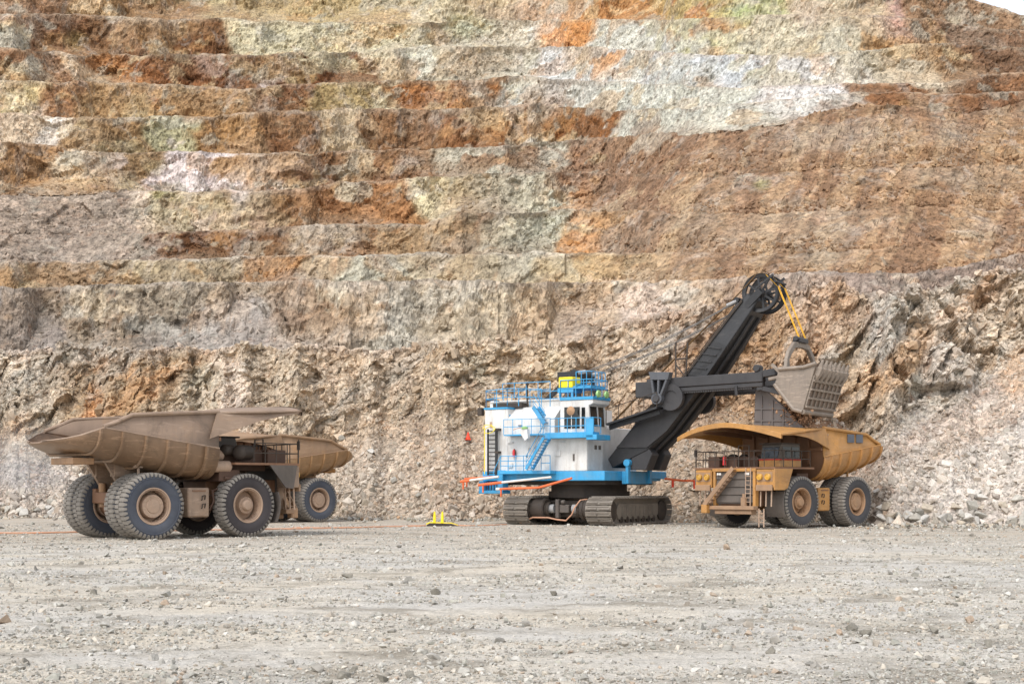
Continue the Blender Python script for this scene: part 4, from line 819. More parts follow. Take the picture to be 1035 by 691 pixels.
# revolving deck
m = MB(); m.box((X(487.5), -4.5, zdk - .7), (X(611), 4.5, zdk)); m.box((X(611), -1.9, zdk - .95), (X(611) + .35, 1.9, zdk)); m.box((X(611), 1.9, zdk - .55), (X(611) + .3, 4.9, zdk + .02))
dk = m.build('revolving_deck', M['blue'], sh, bevel=.04)
m = MB(); m.box((X(495), -3.6, zdk - 1.0), (X(606), 3.9, zdk - .702)); m.lathe([(0, 0), (0, 3.1), (.5, 3.1), (.5, 2.9), (1.0, 2.9), (1.0, 0)], Matrix.Translation((0, 0, 2.0)) @ Matrix.Rotation(R(90), 4, 'X'), n=48); m.build('slew_ring', M['dark'], sh, smooth=True)
m = MB(); x0, x1 = X(487), X(511); zb = Zp(498, 497); m.box((x0, -4.9, zb), (x0 + .45, -4.1, zdk - .7)); m.box((x1 - .5, -4.9, zb), (x1, -4.1, zdk + .1)); m.box((x0, -4.95, zb - .12), (x1, -3.8, zb + .12)); m.box((x0, -4.2, zb), (x1, -4.1, zdk - .7)); cf = m.build('boarding_frame', M['blue'], sh, bevel=.03)
m = MB()
for k in range(5): m.tube([(x0 + .45 + k * .25, -4.6, zb + .1), (x0 + .45 + k * .25, -4.6, zdk - .75)], .04, 5)
m.build('frame_grating', M['dark'], cf)
# house: tall rear module, chamfered middle module, roof house, cab tower
def panel_block(name, a, b, parent, mat, seam_xs=(), seams=True):
    m = MB(); m.box(a, b); o = m.build(name, mat, parent, bevel=.05)
    for sx in seam_xs:
        q = MB(); q.box((sx - .02, a[1] - .02, a[2] + .1), (sx + .02, a[1], b[2] - .1)); q.build('panel_seam', M['white'], o)
    return o
zr = Zp(500, 413.5); x0, x1 = X(489.5), X(513)
rear = panel_block('rear_house', (x0, -4.45, zdk), (x1, 4.4, zr), sh, M['white'], (X(505),))
zm1, zm2 = Zp(530, 423), Zp(530, 410.5); xm0, xm1 = x1, X(560)
m = MB(); m.add([(xm0, -4.43, zdk), (xm1, -4.43, zdk), (xm1, -4.43, zm1), (xm1, -3.3, zm2), (xm1, 4.4, zm2), (xm1, 4.4, zdk), (xm0, 4.4, zdk), (xm0, 4.4, zm1), (xm0, -3.6, zm1 + .4), (xm0, -4.43, zm1)],
      [(0, 1, 2, 9)]); m.add([(xm0, -4.43, zdk), (xm0, -4.43, zm1), (xm0, -4.2, zm1 + .25), (xm0, 4.4, zm1 + .25), (xm0, 4.4, zdk)], [(0, 1, 2, 3, 4)])
xs2 = X(522, -3.3)
m.add([(xm0, -4.43, zm1), (xm1, -4.43, zm1), (xm1, -3.3, zm2), (xs2, -3.3, zm2), (xm0, -4.2, zm1 + .25)], [(0, 1, 2, 3, 4)])
m.add([(xs2, -3.3, zm2), (xm1, -3.3, zm2), (xm1, 4.4, zm2), (xs2, 4.4, zm2), (xm0, 4.4, zm1 + .25), (xm0, -4.2, zm1 + .25)], [(0, 1, 2, 3), (0, 3, 4, 5)])
m.add([(xm1, -4.43, zdk), (xm1, -4.43, zm1), (xm1, -3.3, zm2), (xm1, 4.4, zm2), (xm1, 4.4, zdk)], [(0, 1, 2, 3, 4)])
mid = m.build('machinery_house', M['white'], sh)
for px in (532, 551):
    q = MB(); xx = X(px); q.box((xx - .02, -4.45, zdk + .1), (xx + .02, -4.43, zm1 - .1)); q.build('panel_seam', M['white'], mid)
m = MB(); m.box((X(495, -2.5), -2.5, zr - .2), (X(566, -2.5), 3.8, Zp(530, 404.5, -2.5))); m.box((X(497, -2.5) - .1, -2.6, Zp(530, 406, -2.5)), (X(566, -2.5) + .1, 3.9, Zp(530, 404, -2.5))); m.build('roof_house', M['white'], sh, bevel=.04)
m = MB(); m.box((x0 - .05, -4.5, zr), (x1, 4.45, zr + .14)); m.box((xm0, -4.25, zm1 + .2), (xs2, -4.1, zm1 + .36)); m.build('roof_edge', M['blue'], sh)
m = MB(); m.box((x0 + .2, -3.6, zr + .14), (X(535, -2.5), -2.6, zr + .5)); m.build('roof_vent', M['dark'], sh)
m = MB(); m.box((xm1 - .1, -1.5, zdk), (X(600, -1.5) + .6, 4.3, Zp(580, 432, -1.5))); m.build('winch_house', M['white'], sh, bevel=.05)
# cab tower
tx0, tx1 = X(556), X(593); zf = Zp(575, 439)
m = MB(); m.box((tx0, -4.46, zdk), (tx1, -2.1, zf)); tw = m.build('cab_pedestal', M['white'], sh, bevel=.05)
q = MB(); q.box((X(572) - .02, -4.48, zdk + .1), (X(572) + .02, -4.46, zf - .1)); q.build('panel_seam', M['white'], tw)
cx0, cx1 = X(566), X(595); zc0, zc1 = zf, Zp(580, 404)
m = MB(); m.prism([(cx0, zc0), (cx1 + .1, zc0), (cx1 + .1, zc0 + .55), (cx1 - .02, zc1 - .45), (cx1 + .35, zc1 - .3), (cx1 + .35, zc1), (cx0, zc1)], -4.5, -2.0); cab = m.build('operator_cab', M['white'], sh, bevel=.04)
for (pa, pb, ya, yb) in [(570.5, 586, 411.5, 433), (588, 591.5, 411.5, 433)]:
    q = MB(); q.box((X(pa), -4.53, Zp(pa, yb)), (X(pb), -4.50, Zp(pa, ya))); q.build('cab_side_window', M['glass'], cab)
q = MB(); q.add([(cx1 + .125, -4.3, zc0 + .6), (cx1 + .125, -2.25, zc0 + .6), (cx1 + .01, -2.25, zc1 - .5), (cx1 + .01, -4.3, zc1 - .5)], [(0, 1, 2, 3)]); q.add([(cx1 + .10, -4.3, zc0 + .6), (cx1 + .10, -2.25, zc0 + .6), (cx1 - .01, -2.25, zc1 - .5), (cx1 - .01, -4.3, zc1 - .5)], [(0, 1, 2, 3)]); q.build('cab_windscreen', M['glass'], cab)
for yy in (-3.3, -2.3):
    q = MB(); q.bar((cx1 + .15, yy, zc0 + .6), (cx1 + .04, yy, zc1 - .5), .09, .06); q.build('window_mullion', M['white'], cab)
q = MB(); q.box((cx0, -4.56, zc1), (cx1 + .4, -1.95, zc1 + .22)); q.build('cab_roof_edge', M['blue'], cab)
# roof deck above the cab with lamps, yellow cabinet and rails
zt = zc1 + .22; m = MB(); rail(m, [(cx0, -4.45, zt), (cx1 + .2, -4.45, zt), (cx1 + .2, -2.1, zt), (cx0, -2.1, zt), (cx0, -4.45, zt)], 1.25, .035, 2, .75); rail(m, [(cx0 + 1.2, -4.2, zt + .7), (cx1 + .1, -4.2, zt + .7), (cx1 + .1, -2.2, zt + .7)], 1.15, .035, 2, .5); m.build('cab_roof_rail', M['blue'], sh)
m = MB(); m.box((X(597, -3.4) - 1.0, -4.3, zt + .62), (X(597, -3.4) + .6, -2.2, zt + .82)); m.box((cx0 + .5, -3.9, zt + .9), (cx0 + 1.3, -2.3, zt + 1.0)); m.build('upper_platform', M['blue'], sh)
for (yy) in (-4.1, -2.9):
    m = MB(); m.lathe([(0, 0), (0, .18), (.10, .27), (.22, .25), (.24, 0)], Matrix.Translation((cx1 + .45, yy, zt + .18)) @ Matrix.Rotation(R(-90), 4, 'Z'), n=20); fl = m.build('floodlight', M['green'], sh, smooth=True)
    m = MB(); m.tube([(cx1 + .4, yy, zt - .1), (cx1 + .45, yy, zt + .1)], .06, 6); m.build('bracket', M['blue'], fl)
m = MB(); a, b = SP(564.5, 392, -4.4), SP(578.5, 380.5, -4.4); m.box((a.x, -4.4, a.z), (b.x, -3.2, b.z)); yb = m.build('yellow_cabinet', M['yellow'], sh, bevel=.04)
m = MB(); m.box((a.x - .05, -4.45, a.z - .35), (b.x + .1, -3.1, a.z - .02)); m.build('cabinet_stand', M['blue'], yb)
m = MB(); m.box((a.x + .05, -4.42, zt), (a.x + .2, -4.3, a.z - .3)); m.box((b.x - .1, -4.42, zt), (b.x + .05, -4.3, a.z - .3)); m.build('cabinet_leg', M['blue'], yb)
m = MB(); c = SP(577, 415, -5.3); m.lathe([(0, 0), (0, .33), (.04, .33), (.10, .2), (.12, 0)], Matrix.Translation(c) @ Matrix.Rotation(R(180), 4, 'Z'), n=28); mr = m.build('round_mirror', M['rimy'], sh, smooth=True)
m = MB(); m.tube([c + Vector((.02, .05, -1.6)), c + Vector((.02, .05, .6))], .03, 6); m.build('mirror_post', M['plast'], mr)
# gantry: A-frame on the roof behind the cab carrying the suspension ropes
gt = SP(588, 378, -.2); m = MB()
for yy in (-1.5, 1.5): m.bar((gt.x, yy * .8, gt.z), (gt.x - 3.2, yy, zm2), .3, .35); m.bar((gt.x, yy * .8, gt.z), (gt.x + 1.0, yy, zm2 - 1.5), .25, .3)
m.tube([(gt.x, -1.5, gt.z), (gt.x, 1.5, gt.z)], .28, 12); m.box((gt.x - 1.6, -1.2, gt.z - .5), (gt.x - .3, 1.2, gt.z + .15)); m.build('gantry', M['black'], sh, bevel=.03)
m = MB(); 
for yy in (-1.1, 1.1): m.tube([(gt.x + .1, yy, gt.z), (gt.x + .9, yy, gt.z + .1)], .16, 8)
m.build('rope_anchor', M['pump'], sh)
# walkways and stairs on the near side
m = MB(); wy = -5.35; zl = zdk + .05; m.box((X(505, wy), wy, zl - .25), (X(556, wy), -4.47, zl)); w1 = m.build('lower_walkway', M['blue'], sh, bevel=.02)
m = MB(); rail(m, [(X(506, wy), wy, zl), (X(537, wy), wy, zl)], 1.1, .03, 3, .75); rail(m, [(X(547, wy), wy, zl), (X(556, wy), wy, zl)], 1.1, .03, 2, .8); m.tube([(X(506, wy), wy, zl + 1.1), (X(499, wy), wy, zl), (X(499, wy), wy, zl - .4)], .03, 5); m.build('guard_rail', M['blue'], w1)
zmw = Zp(530, 438.5, wy); m = MB(); m.box((X(509, wy), wy, zmw - .10), (X(556, wy), -4.47, zmw)); w2 = m.build('middle_walkway', M['blue'], sh)
m = MB(); rail(m, [(X(509, wy), wy, zmw), (X(556, wy), wy, zmw)], 1.12, .028, 2, .85); m.build('guard_rail', M['blue'], w2)
m = MB(); zcw = Zp(580, 441, wy); m.box((X(551, wy), wy - .1, zcw - .1), (X(600, wy), -4.5, zcw + .32)); m.box((X(593, wy), wy - .1, zcw - .25), (X(600, wy) + .3, -3.4, zcw + .12)); w3 = m.build('cab_walkway', M['blue'], sh, bevel=.02)
m = MB(); rail(m, [(X(556, wy), wy, zcw + .2), (X(600, wy), wy, zcw + .2), (X(600, wy), -4.3, zcw + .2)], 1.15, .032, 2, .7); m.box((X(592, wy), wy - .03, zcw + .3), (X(600, wy), wy + .03, zcw + 1.3)); m.build('guard_rail', M['blue'], w3)
def stairs(p, q, yn, yf, mat, n, w=.22):
    m = MB()
    for yy in (yn, yf): m.bar((p.x, yy, p.z), (q.x, yy, q.z), .09, w)
    o = m.build('stairway', mat, sh)
    for k in range(n):
        t_ = (k + .5) / n; c = p.lerp(q, t_); s = MB(); s.box((c.x - .12, yn, c.z - .02), (c.x + .12, yf, c.z + .02)); s.build('stair_tread', mat, o)
    m = MB(); u = Vector((0, 0, .95))
    for yy in (yn,):
        a = Vector((p.x, yy, p.z)); b = Vector((q.x, yy, q.z)); m.tube([a, a + u, b + u, b], .028, 5); m.tube([a + u * .5, b + u * .5], .022, 5)
    m.build('stair_rail', mat, o); return o
stairs(SP(538, 474, wy - .1), SP(555.5, 442.5, wy - .1), wy - .95, wy - .05, M['blue'], 11)
stairs(SP(543.5, 411.5, -4.3), SP(550.5, 428, -4.9), -4.95, -4.2, M['blue'], 6, .3)
m = MB(); zrr = zr + .14; rail(m, [(x0 + .1, -4.4, zrr), (X(512), -4.4, zrr + .1), (X(543), -3.9, zm2)], 1.3, .03, 2, .8); rail(m, [(X(545, -3.3), -3.3, zm2), (xm1 - .1, -3.3, zm2)], 1.15, .03, 2, .8); rail(m, [(x0 + .3, -2.4, zr + .9), (X(556, -2.4), -2.4, zr + .9)], 1.2, .03, 2, 1.1); rail(m, [(x0 + .1, -4.4, zrr), (x0 + .1, 4.0, zrr)], 1.2, .03, 2, 1.2); m.build('roof_guard_rail', M['blue'], sh)
m = MB(); p_ = SP(533, 409, -3.0); m.tube([p_, p_ + Vector((0, 0, 1.5))], .07, 8); m.lathe([(0, 0), (0, .12), (.12, .14), (.2, .05), (.2, 0)], Matrix.Translation(p_ + Vector((0, 0, 1.5))) @ Matrix.Rotation(R(90), 4, 'X'), n=12); m.build('roof_mast', M['dark'], sh)
# boarding ladder with yellow hoops, signs, lamp, extinguisher, gauge
m = MB(); pb, pt = SP(497.5, 480, -4.75), SP(497.5, 433.5, -4.75); m.bar(pb + Vector((-.38, 0, 0)), pt + Vector((-.38, 0, 0)), .10, .12); m.bar(pb + Vector((.38, 0, 0)), pt + Vector((.38, 0, 0)), .16, .16); ld = m.build('boarding_ladder', M['black'], sh)
for k in range(11):
    q = MB(); c = pb.lerp(pt, (k + .5) / 11); q.tube([c + Vector((-.38, 0, 0)), c + Vector((.38, 0, 0))], .045, 6); q.build('rung', M['black'], ld)
m = MB()
for t_ in (.98,): c = pb.lerp(pt, t_); m.tube([c + Vector((.45 * math.cos(a), -.35 + .35 * math.sin(a) * .8, .28 * math.sin(a))) for a in np.linspace(0, math.pi * 2, 14)], .03, 5, False)
m.tube([pt + Vector((-.5, -.3, .1)), pb + Vector((-.5, -.3, .1))], .035, 5)
m.tube([pt + Vector((-.62, -.4, 0)), pt + Vector((-.4, -.4, .3)), pt + Vector((.2, -.4, .3)), pt + Vector((.42, -.4, -.1))], .03, 5); m.build('ladder_hoop', M['yellow'], ld)
for (px, py) in ((503, 434), (503, 457)): q = MB(); c = SP(px, py, -4.5); q.box((c.x - .05, -4.85, c.z - .08), (c.x + .3, -4.45, c.z + .08)); q.build('ladder_bracket', M['dark'], ld)
m = MB(); c = SP(519.5, 461.5, -4.6); m.lathe([(0, 0), (0, .12), (.45, .12), (.55, .06), (.6, 0)], Matrix.Translation(c) @ Matrix.Rotation(R(90), 4, 'X'), n=12); m.build('fire_extinguisher', M['red'], sh, smooth=True)
m = MB(); m.tube([c + Vector((.12, 0, .1)), c + Vector((.16, -.05, .5)), c + Vector((.02, 0, .6))], .03, 6); m.build('extinguisher_hose', M['dark'], sh)
m = MB(); c = SP(535.5, 453.7, -4.45); m.box((c.x - .13, -4.46, c.z - .12), (c.x + .13, -4.435, c.z + .12)); m.build('warning_sign', M['lamp'], sh)
m = MB(); c = SP(542.5, 452.5, -4.5); m.lathe([(0, 0), (0, .15), (.1, .15), (.12, .08), (.12, 0)], Matrix.Translation(c) @ Matrix.Rotation(R(180), 4, 'Z'), n=16); m.build('horn', M['pump'], sh)
dx0, dx1, dz1 = X(531.3), X(538.5), Zp(535, 446.5); m = MB(); m.box((dx0, -4.46, zl + .05), (dx1, -4.432, dz1)); dr = m.build('door', M['white'], sh, bevel=.01)
m = MB(); m.box((dx0 + .08, -4.50, zl + 1.0), (dx0 + .14, -4.46, zl + 1.25)); m.build('handle', M['dark'], dr)
m = MB(); c = SP(530.7, 432.3, wy - .15); m.prism([(c.x - .28, c.z - .1), (c.x + .28, c.z - .1), (c.x + .38, c.z - .75), (c.x + .1, c.z - .95), (c.x - .28, c.z - .4)], wy - .35, wy - .02); lb = m.build('lamp_housing', M['white'], sh)
m = MB(); m.lathe([(0, 0), (0, .24), (.12, .26), (.2, .1), (.2, 0)], Matrix.Translation(c + Vector((0, -.05, -.08))) @ Matrix.Rotation(R(90), 4, 'X'), n=20); m.build('green_lamp', M['green'], lb, smooth=True)
m = MB(); m.tube([SP(518.5, 434.5, wy), SP(522, 433, wy), SP(528, 431.5, wy)], .03, 5); m.build('lamp_cable', M['cable'], lb)
m = MB(); c = SP(496, 429.5, -4.5); m.box((c.x - .1, -4.48, c.z - .2), (c.x + .1, -4.45, c.z + .25)); m.build('vent', M['rim'], rear)
c = SP(486.5, 414, -4.4); m = MB(); m.box((c.x - .25, -4.6, c.z - .45), (c.x + .15, -4.2, c.z + .15)); m.build('camera_box', M['dark'], sh, bevel=.03)
# panel joints, vents, cable boxes and grab rails on the house side
for zz in (.36, .66):
    q = MB(); z_ = zdk + (zm1 - zdk) * zz; q.box((xm0, -4.447, z_ - .015), (xm1, -4.432, z_ + .015)); q.build('panel_seam', M['white'], mid)
for (px, py, w_, h_) in ((516, 447, .5, .12), (516, 470, .4, .3), (548, 430, .35, .35), (526, 430, .3, .1), (564, 458, .5, .4), (580, 462, .12, .5), (569, 447, .4, .08)):
    q = MB(); c = SP(px, py, -4.47); q.box((c.x - w_ / 2, -4.54, c.z - h_ / 2), (c.x + w_ / 2, -4.43, c.z + h_ / 2)); q.build('wall_box', M['white'] if w_ > .3 else M['grille'], sh, bevel=.01)
for (px, yy) in ((604, -3.2), (606, -2.6)):
    q = MB(); c = SP(px, 450, yy); q.box((tx1, yy - .15, zdk + 1.6), (tx1 + .05, yy + .15, zdk + 1.9)); q.build('wall_box', M['grille'], sh)
# boom feet lugs
for yy, px in ((-1.75, 613), (1.7, 653)):
    m = MB(); xx = X(611) + .35; m.box((xx, yy - .18, zdk - .9), (xx + .22, yy + .18, zdk + .55)); m.lathe([(-.25, 0), (-.25, .26), (.25, .26), (.25, 0)], Matrix.Translation((xx + .1, yy, zdk + .62)), n=16); m.build('boom_foot_lug', M['blue'], sh, smooth=True)
# boom: two side plates, under plate, upper plate, ribs
bt = [(755, 296, 1.0), (748, 307, 1.15), (720, 343, 1.5), (690, 384, 1.6), (664, 408, 1.65), (640, 430, 1.65), (614, 464, 1.65)]
bb = [(619, 473, 1.65), (654, 455, 1.65), (674, 435, 1.65), (703, 397, 1.6), (735, 350, 1.5), (757, 318, 1.2), (766, 303, 1.0)]
pts = [(SP(px, py, -h), h) for (px, py, h) in bt + bb]
m = MB(); m.prism([(p.x, p.z) for p, h in pts], [-h for p, h in pts], [h for p, h in pts]); bo = m.build('boom', M['black'], sh, bevel=.06)
def strip(name, seq, off_out, yw, mat, parent):
    q = MB(); P = [SP(px, py, -h) for (px, py, h) in seq]
    for i in range(len(P) - 1):
        a, b = P[i], P[i + 1]; n_ = Vector((-(b.z - a.z), 0, b.x - a.x)).normalized() * off_out
        for sy in (-1, 1): q.bar(Vector((a.x, sy * yw, a.z)) + n_, Vector((b.x, sy * yw, b.z)) + n_, .16, .2, (0, 1, 0))
    q.build(name, mat, parent)
for t_ in np.linspace(.08, .92, 9):
    i_ = 0; u0, u1 = (720, 343), (664, 408); w0, w1 = (735, 350), (690, 415)
    a = SP(u0[0] + (u1[0] - u0[0]) * t_, u0[1] + (u1[1] - u0[1]) * t_ + 2, -1.62); b = SP(w0[0] + (w1[0] - w0[0]) * t_ - 3, w0[1] + (w1[1] - w0[1]) * t_ - 3, -1.62)
    m = MB(); m.bar(Vector((a.x, -1.60, a.z)), Vector((b.x, -1.60, b.z)), .06, .08, (0, 1, 0)); m.build('stiffener_plate', M['black2'], bo)
for off in (.18, .3):
    P = [SP(px, py, -h) + Vector((.18, -.06, off)) for (px, py, h) in bt[1:6]]; m = MB(); m.tube(P, .05, 6); m.build('boom_cable', M['dark'], bo, smooth=True)
m = MB(); P = [SP(px, py, -h) + Vector((-.2, .5, .25)) for (px, py, h) in bt[1:6]]
for i in range(4): ladder(m, P[i], P[i + 1], .5, .03, .35)
m.build('boom_ladder', M['dark'], bo)
strip('boom_flange', bb[1:6], -.1, .55, M['black2'], bo); strip('boom_flange', bt[1:6], -.08, 1.2, M['black2'], bo)
gp = [(623, 452), (640, 434), (668, 414), (700, 392), (703, 397), (674, 435), (654, 452)]; g3 = [SP(a, b, -1.7) for a, b in gp]
m = MB(); m.prism([(p.x, p.z) for p in g3], -1.74, -1.66); m.build('boom_side_plate', M['black2'], bo)
for (pa) in ((633.5, 476, 657, 455),):
    for ys_ in (-1.6, .5):
        a = SP(634, 474.5, -1.6); b = SP(656, 462, -1.6); m = MB(); m.prism([(a.x, a.z), (b.x - .25, a.z - .05), (b.x + .25, b.z + .2), (b.x - .1, b.z + .75), (a.x + .5, b.z + .3)], ys_, ys_ + 1.15); m.build('boom_buffer', M['black2'], bo, bevel=.05)
m = MB(); a, b = SP(616, 429, -2.6), SP(667, 412, -2.6); m.bar(a, b, 1.1, .14, (0, 0, 1)); m.bar(a + Vector((0, 0, -.25)), b + Vector((0, 0, -.3)), .12, .3); bw_ = m.build('boom_walkway', M['black'], sh)
m = MB(); 
for t_ in (0, .25, .5, .75, 1): c = a.lerp(b, t_); m.tube([c + Vector((0, -.5, 0)), c + Vector((0, -.5, 1.1))], .03, 5)
m.tube([a + Vector((0, -.5, 1.1)), b + Vector((0, -.5, 1.1))], .03, 5); m.tube([SP(649, 404, -2.9), SP(660, 401, -2.9)], .03, 5); m.build('walkway_rail', M['dark'], bw_)
# point sheaves
hubc = SP(772.5, 297, 0); 
for yy in (-.62, .62):
    m = MB(); m.lathe([(-.12, 1.32), (-.16, 1.37), (0, 1.28), (.16, 1.37), (.12, 1.32), (.1, 1.12), (-.1, 1.12)], Matrix.Translation((hubc.x, yy, hubc.z)), n=48, closed=True)
    m.lathe([(-.2, 0), (-.2, .3), (.2, .3), (.2, 0)], Matrix.Translation((hubc.x, yy, hubc.z)), n=20)
    for k in range(8):
        a = k * math.pi / 4 + .2; m.bar((hubc.x + .28 * math.cos(a), yy, hubc.z + .28 * math.sin(a)), (hubc.x + 1.14 * math.cos(a), yy, hubc.z + 1.14 * math.sin(a)), .1, .14)
    m.build('point_sheave', M['black'], sh, smooth=True)
m = MB(); m.tube([(hubc.x, -1.1, hubc.z), (hubc.x, 1.1, hubc.z)], .16, 12)
for yy in (-1.05, 1.05): m.bar(SP(752, 312, yy), (hubc.x + .15, yy, hubc.z + .1), .14, .5, (0, 0, 1)); m.bar((hubc.x - .2, yy, hubc.z + .3), (hubc.x + 1.1, yy, hubc.z + 1.15), .1, .16)
m.tube([SP(744, 303, -1.2), SP(744, 303, -1.2) + Vector((0, 2.4, 0))], .2, 10); m.tube([SP(783, 284, -1.0), SP(783, 284, -1.0) + Vector((0, 2.0, 0))], .09, 8); m.build('sheave_bracket', M['black'], sh)
# ropes
for j, (ya, yb_) in enumerate(((-1.2, -1.1), (-.7, -.9), (.7, .9), (1.2, 1.1))):
    a = Vector((gt.x + .9, ya, gt.z + .1)); b = SP(744, 304, -1.2); b.y = yb_
    mid_ = a.lerp(b, .5) + Vector((0, 0, -.35)); m = MB(); m.tube([a, a.lerp(b, .25) + Vector((0, 0, -.26)), mid_, a.lerp(b, .75) + Vector((0, 0, -.26)), b], .032, 6); m.build('suspension_rope', M['rope'], sh, smooth=True)
    q = MB(); q.tube([b, b.lerp(a, .06)], .13, 8); q.build('rope_socket', M['pump'], sh)
for yy in (-.62, .62):
    for dy in (-.1, .1):
        a = SP(621, 425, yy); b = SP(757, 286, yy); m = MB(); m.tube([Vector((a.x, yy + dy, a.z)), Vector((b.x, yy + dy, b.z + dy * .5)), Vector((hubc.x - .3, yy + dy, hubc.z + 1.33))], .04, 6); m.build('hoist_rope', M['roped'], sh, smooth=True)
m = MB(); a = SP(744, 303, -1.2); 
m.tube([SP(683, 383, -1.8), SP(683, 346, -1.8)], .06, 6); m.tube([SP(693, 383, -1.8), SP(695, 346, -1.8)], .06, 6); m.tube([SP(683, 363, -1.8), SP(695, 362, -1.8)], .07, 6); m.tube([SP(683, 368, -1.8), SP(692, 380, -1.8)], .05, 6); m.build('boom_strut', M['dark'], sh)
# crowd: twin handles, yoke, rear box
hx0, hx1 = SP(655, 392, -2.15), SP(772, 384, -2.15)
for sy in (-1, 1):
    a, b = Vector((hx0.x, sy * 2.1, hx0.z)), Vector((hx1.x, sy * 2.1, hx1.z)); m = MB(); m.bar(a + Vector((0, 0, .25)), b + Vector((0, 0, .22)), .62, .72); m.bar(a + Vector((.8, 0, -.28)), b + Vector((0, 0, -.30)), .5, .34)
    hd = m.build('dipper_handle', M['black2'], sh, bevel=.05)
    m = MB()
    for k in range(40): c = a.lerp(b, .12 + .8 * k / 40); m.box((c.x - .07, c.y - .2, c.z - .56), (c.x + .07, c.y + .2, c.z - .45))
    m.build('gear_rack', M['black2'], hd)
    m = MB(); c = SP(712, 407 if sy > 0 else 0, -2.15) if False else a.lerp(b, .78); m.tube([c + Vector((0, -.3 * 1, -.3)), c + Vector((.05, -.3, -.95))], .12, 6); m.build('handle_lug', M['black2'], hd)
m = MB(); a, b = SP(644, 402, -2.1), SP(658, 386, -2.1); m.box((a.x, -2.4, a.z), (b.x + .4, 2.4, b.z)); m.build('handle_tail_box', M['black2'], sh, bevel=.04)
for sy in (-1, 1):
    yo = sy * 2.45 - (.4 if sy < 0 else 0); f = lambda px, py: SP(px, py, -2.75)
    m = MB(); t1, t2, t3, t4 = f(656.5, 376), f(678, 376), f(676, 384), f(658.5, 384); m.prism([(p.x, p.z) for p in (t1, t2, t3, t4)], yo - .1, yo + .5)
    for (p, q_) in ((f(659.5, 384), f(662, 401)), (f(666.5, 384), f(666, 400)), (f(674.5, 384), f(667.5, 402))): m.bar((p.x, yo + .15, p.z), (q_.x, yo + .15, q_.z), .17, .5, (0, 1, 0))
    e = f(665, 403); m.lathe([(-.3, 0), (-.3, .42), (.25, .42), (.25, 0)], Matrix.Translation((e.x, yo + .1, e.z)), n=24); m.build('saddle_block', paint('grey_saddle_%d' % sy, (72, 76, 84), (110, 108, 106), .3), sh, bevel=.03)
    m = MB(); m.lathe([(-.42, 0), (-.42, .22), (-.3, .3), (-.3, .1)], Matrix.Translation((e.x, yo + .1, e.z)), n=20); m.lathe([(-.2, .95), (.2, .95), (.2, .5), (-.2, .5)], Matrix.Translation((e.x + .9, yo + .5, e.z + .1)), n=28, closed=True); m.lathe([(-.1, 0), (-.1, .6), (.1, .6), (.1, 0)], Matrix.Translation((e.x + .9, yo + .5, e.z + .1)), n=20); m.build('crowd_gear', M['black2'], sh, smooth=True)
# dipper
dip = SP(800, 395, -2.95)
f = lambda px, py: SP(px, py, -2.95)
side_poly = [f(787, 373), f(783, 388), f(802, 413.5), (f(811, 416)), f(825, 367), f(812, 371)]
def xz(p): return (p.x, p.z)
A_, B_, Cc, D_, E_, F_ = side_poly
m = MB()
for (ya, yb2) in ((-2.95, -2.83), (2.83, 2.95)): m.prism([xz(p) for p in side_poly], ya, yb2)
bk = MB()
def slab(mm, p, q, y0, y1, th):
    d = Vector((q.x - p.x, 0, q.z - p.z)).normalized(); n_ = Vector((-d.z, 0, d.x)) * th
    mm.prism([(p.x, p.z), (q.x, q.z), (q.x + n_.x, q.z + n_.z), (p.x + n_.x, p.z + n_.z)], y0, y1)
slab(m, A_, B_, -2.83, 2.83, .12); slab(m, Cc, B_, -2.83, 2.83, -.12)
dp = m.build('dipper', M['worn'], sh, bevel=.03)
m = MB(); slab(m, D_, E_, -2.83, 2.83, .14); fp = m.build('dipper_front_plate', M['wornd'], dp)
dv = Vector((E_.x - D_.x, 0, E_.z - D_.z)); nn = Vector((dv.z, 0, -dv.x)).normalized()
for t_ in (.12, .30, .48, .66):
    q = MB(); c = Vector((D_.x, 0, D_.z)) + dv * t_ + nn * .1; q.bar(c + Vector((0, -2.85, 0)), c + Vector((0, 2.85, 0)), .16, .14, (dv.x, 0, dv.z)); q.build('cross_rib', M['worn'], dp)
for k in range(8):
    yy = -2.8 + k * 5.6 / 7; q = MB(); c0 = Vector((D_.x, yy, D_.z)) + dv * .12 + nn * .06; c1 = Vector((D_.x, yy, D_.z)) + dv * .76 + nn * .06; q.bar(c0, c1, .09, .12, (0, 1, 0)); q.build('upright_rib', M['worn'], dp)
for k in range(7):
    yy = -2.5 + k * 5.0 / 6; q = MB(); c0 = Vector((D_.x, yy, D_.z)) + dv * .62 + nn * .05; c1 = Vector((D_.x, yy, D_.z)) + dv * .93 + nn * .2; c2 = Vector((D_.x, yy, D_.z)) + dv * 1.10 + nn * .24
    d = dv.normalized(); ys2 = .17
    vs = []
    for (c, wd, th) in ((c0, .15, .10), (c0.lerp(c1, .5), .24, .22), (c1, .22, .22), (c1 + d * .02, .13, .15), (c2, .10, .05)):
        for (sa, sb) in ((-1, -1), (1, -1), (1, 1), (-1, 1)): vs.append(c + Vector((0, sa * wd, 0)) + nn * sb * th)
    q.add(vs, [(0, 1, 2, 3), (19, 18, 17, 16)] + [(i * 4 + j, i * 4 + (j + 1) % 4, i * 4 + 4 + (j + 1) % 4, i * 4 + 4 + j) for i in range(4) for j in range(4)]); q.build('dipper_tooth', M['worn'], dp, bevel=.02)
m = MB(); m.tube([Vector((p.x, -2.97, p.z)) for p in (B_, Cc, D_)], .16, 8); m.tube([Vector((p.x, 2.97, p.z)) for p in (B_, Cc, D_)], .16, 8)
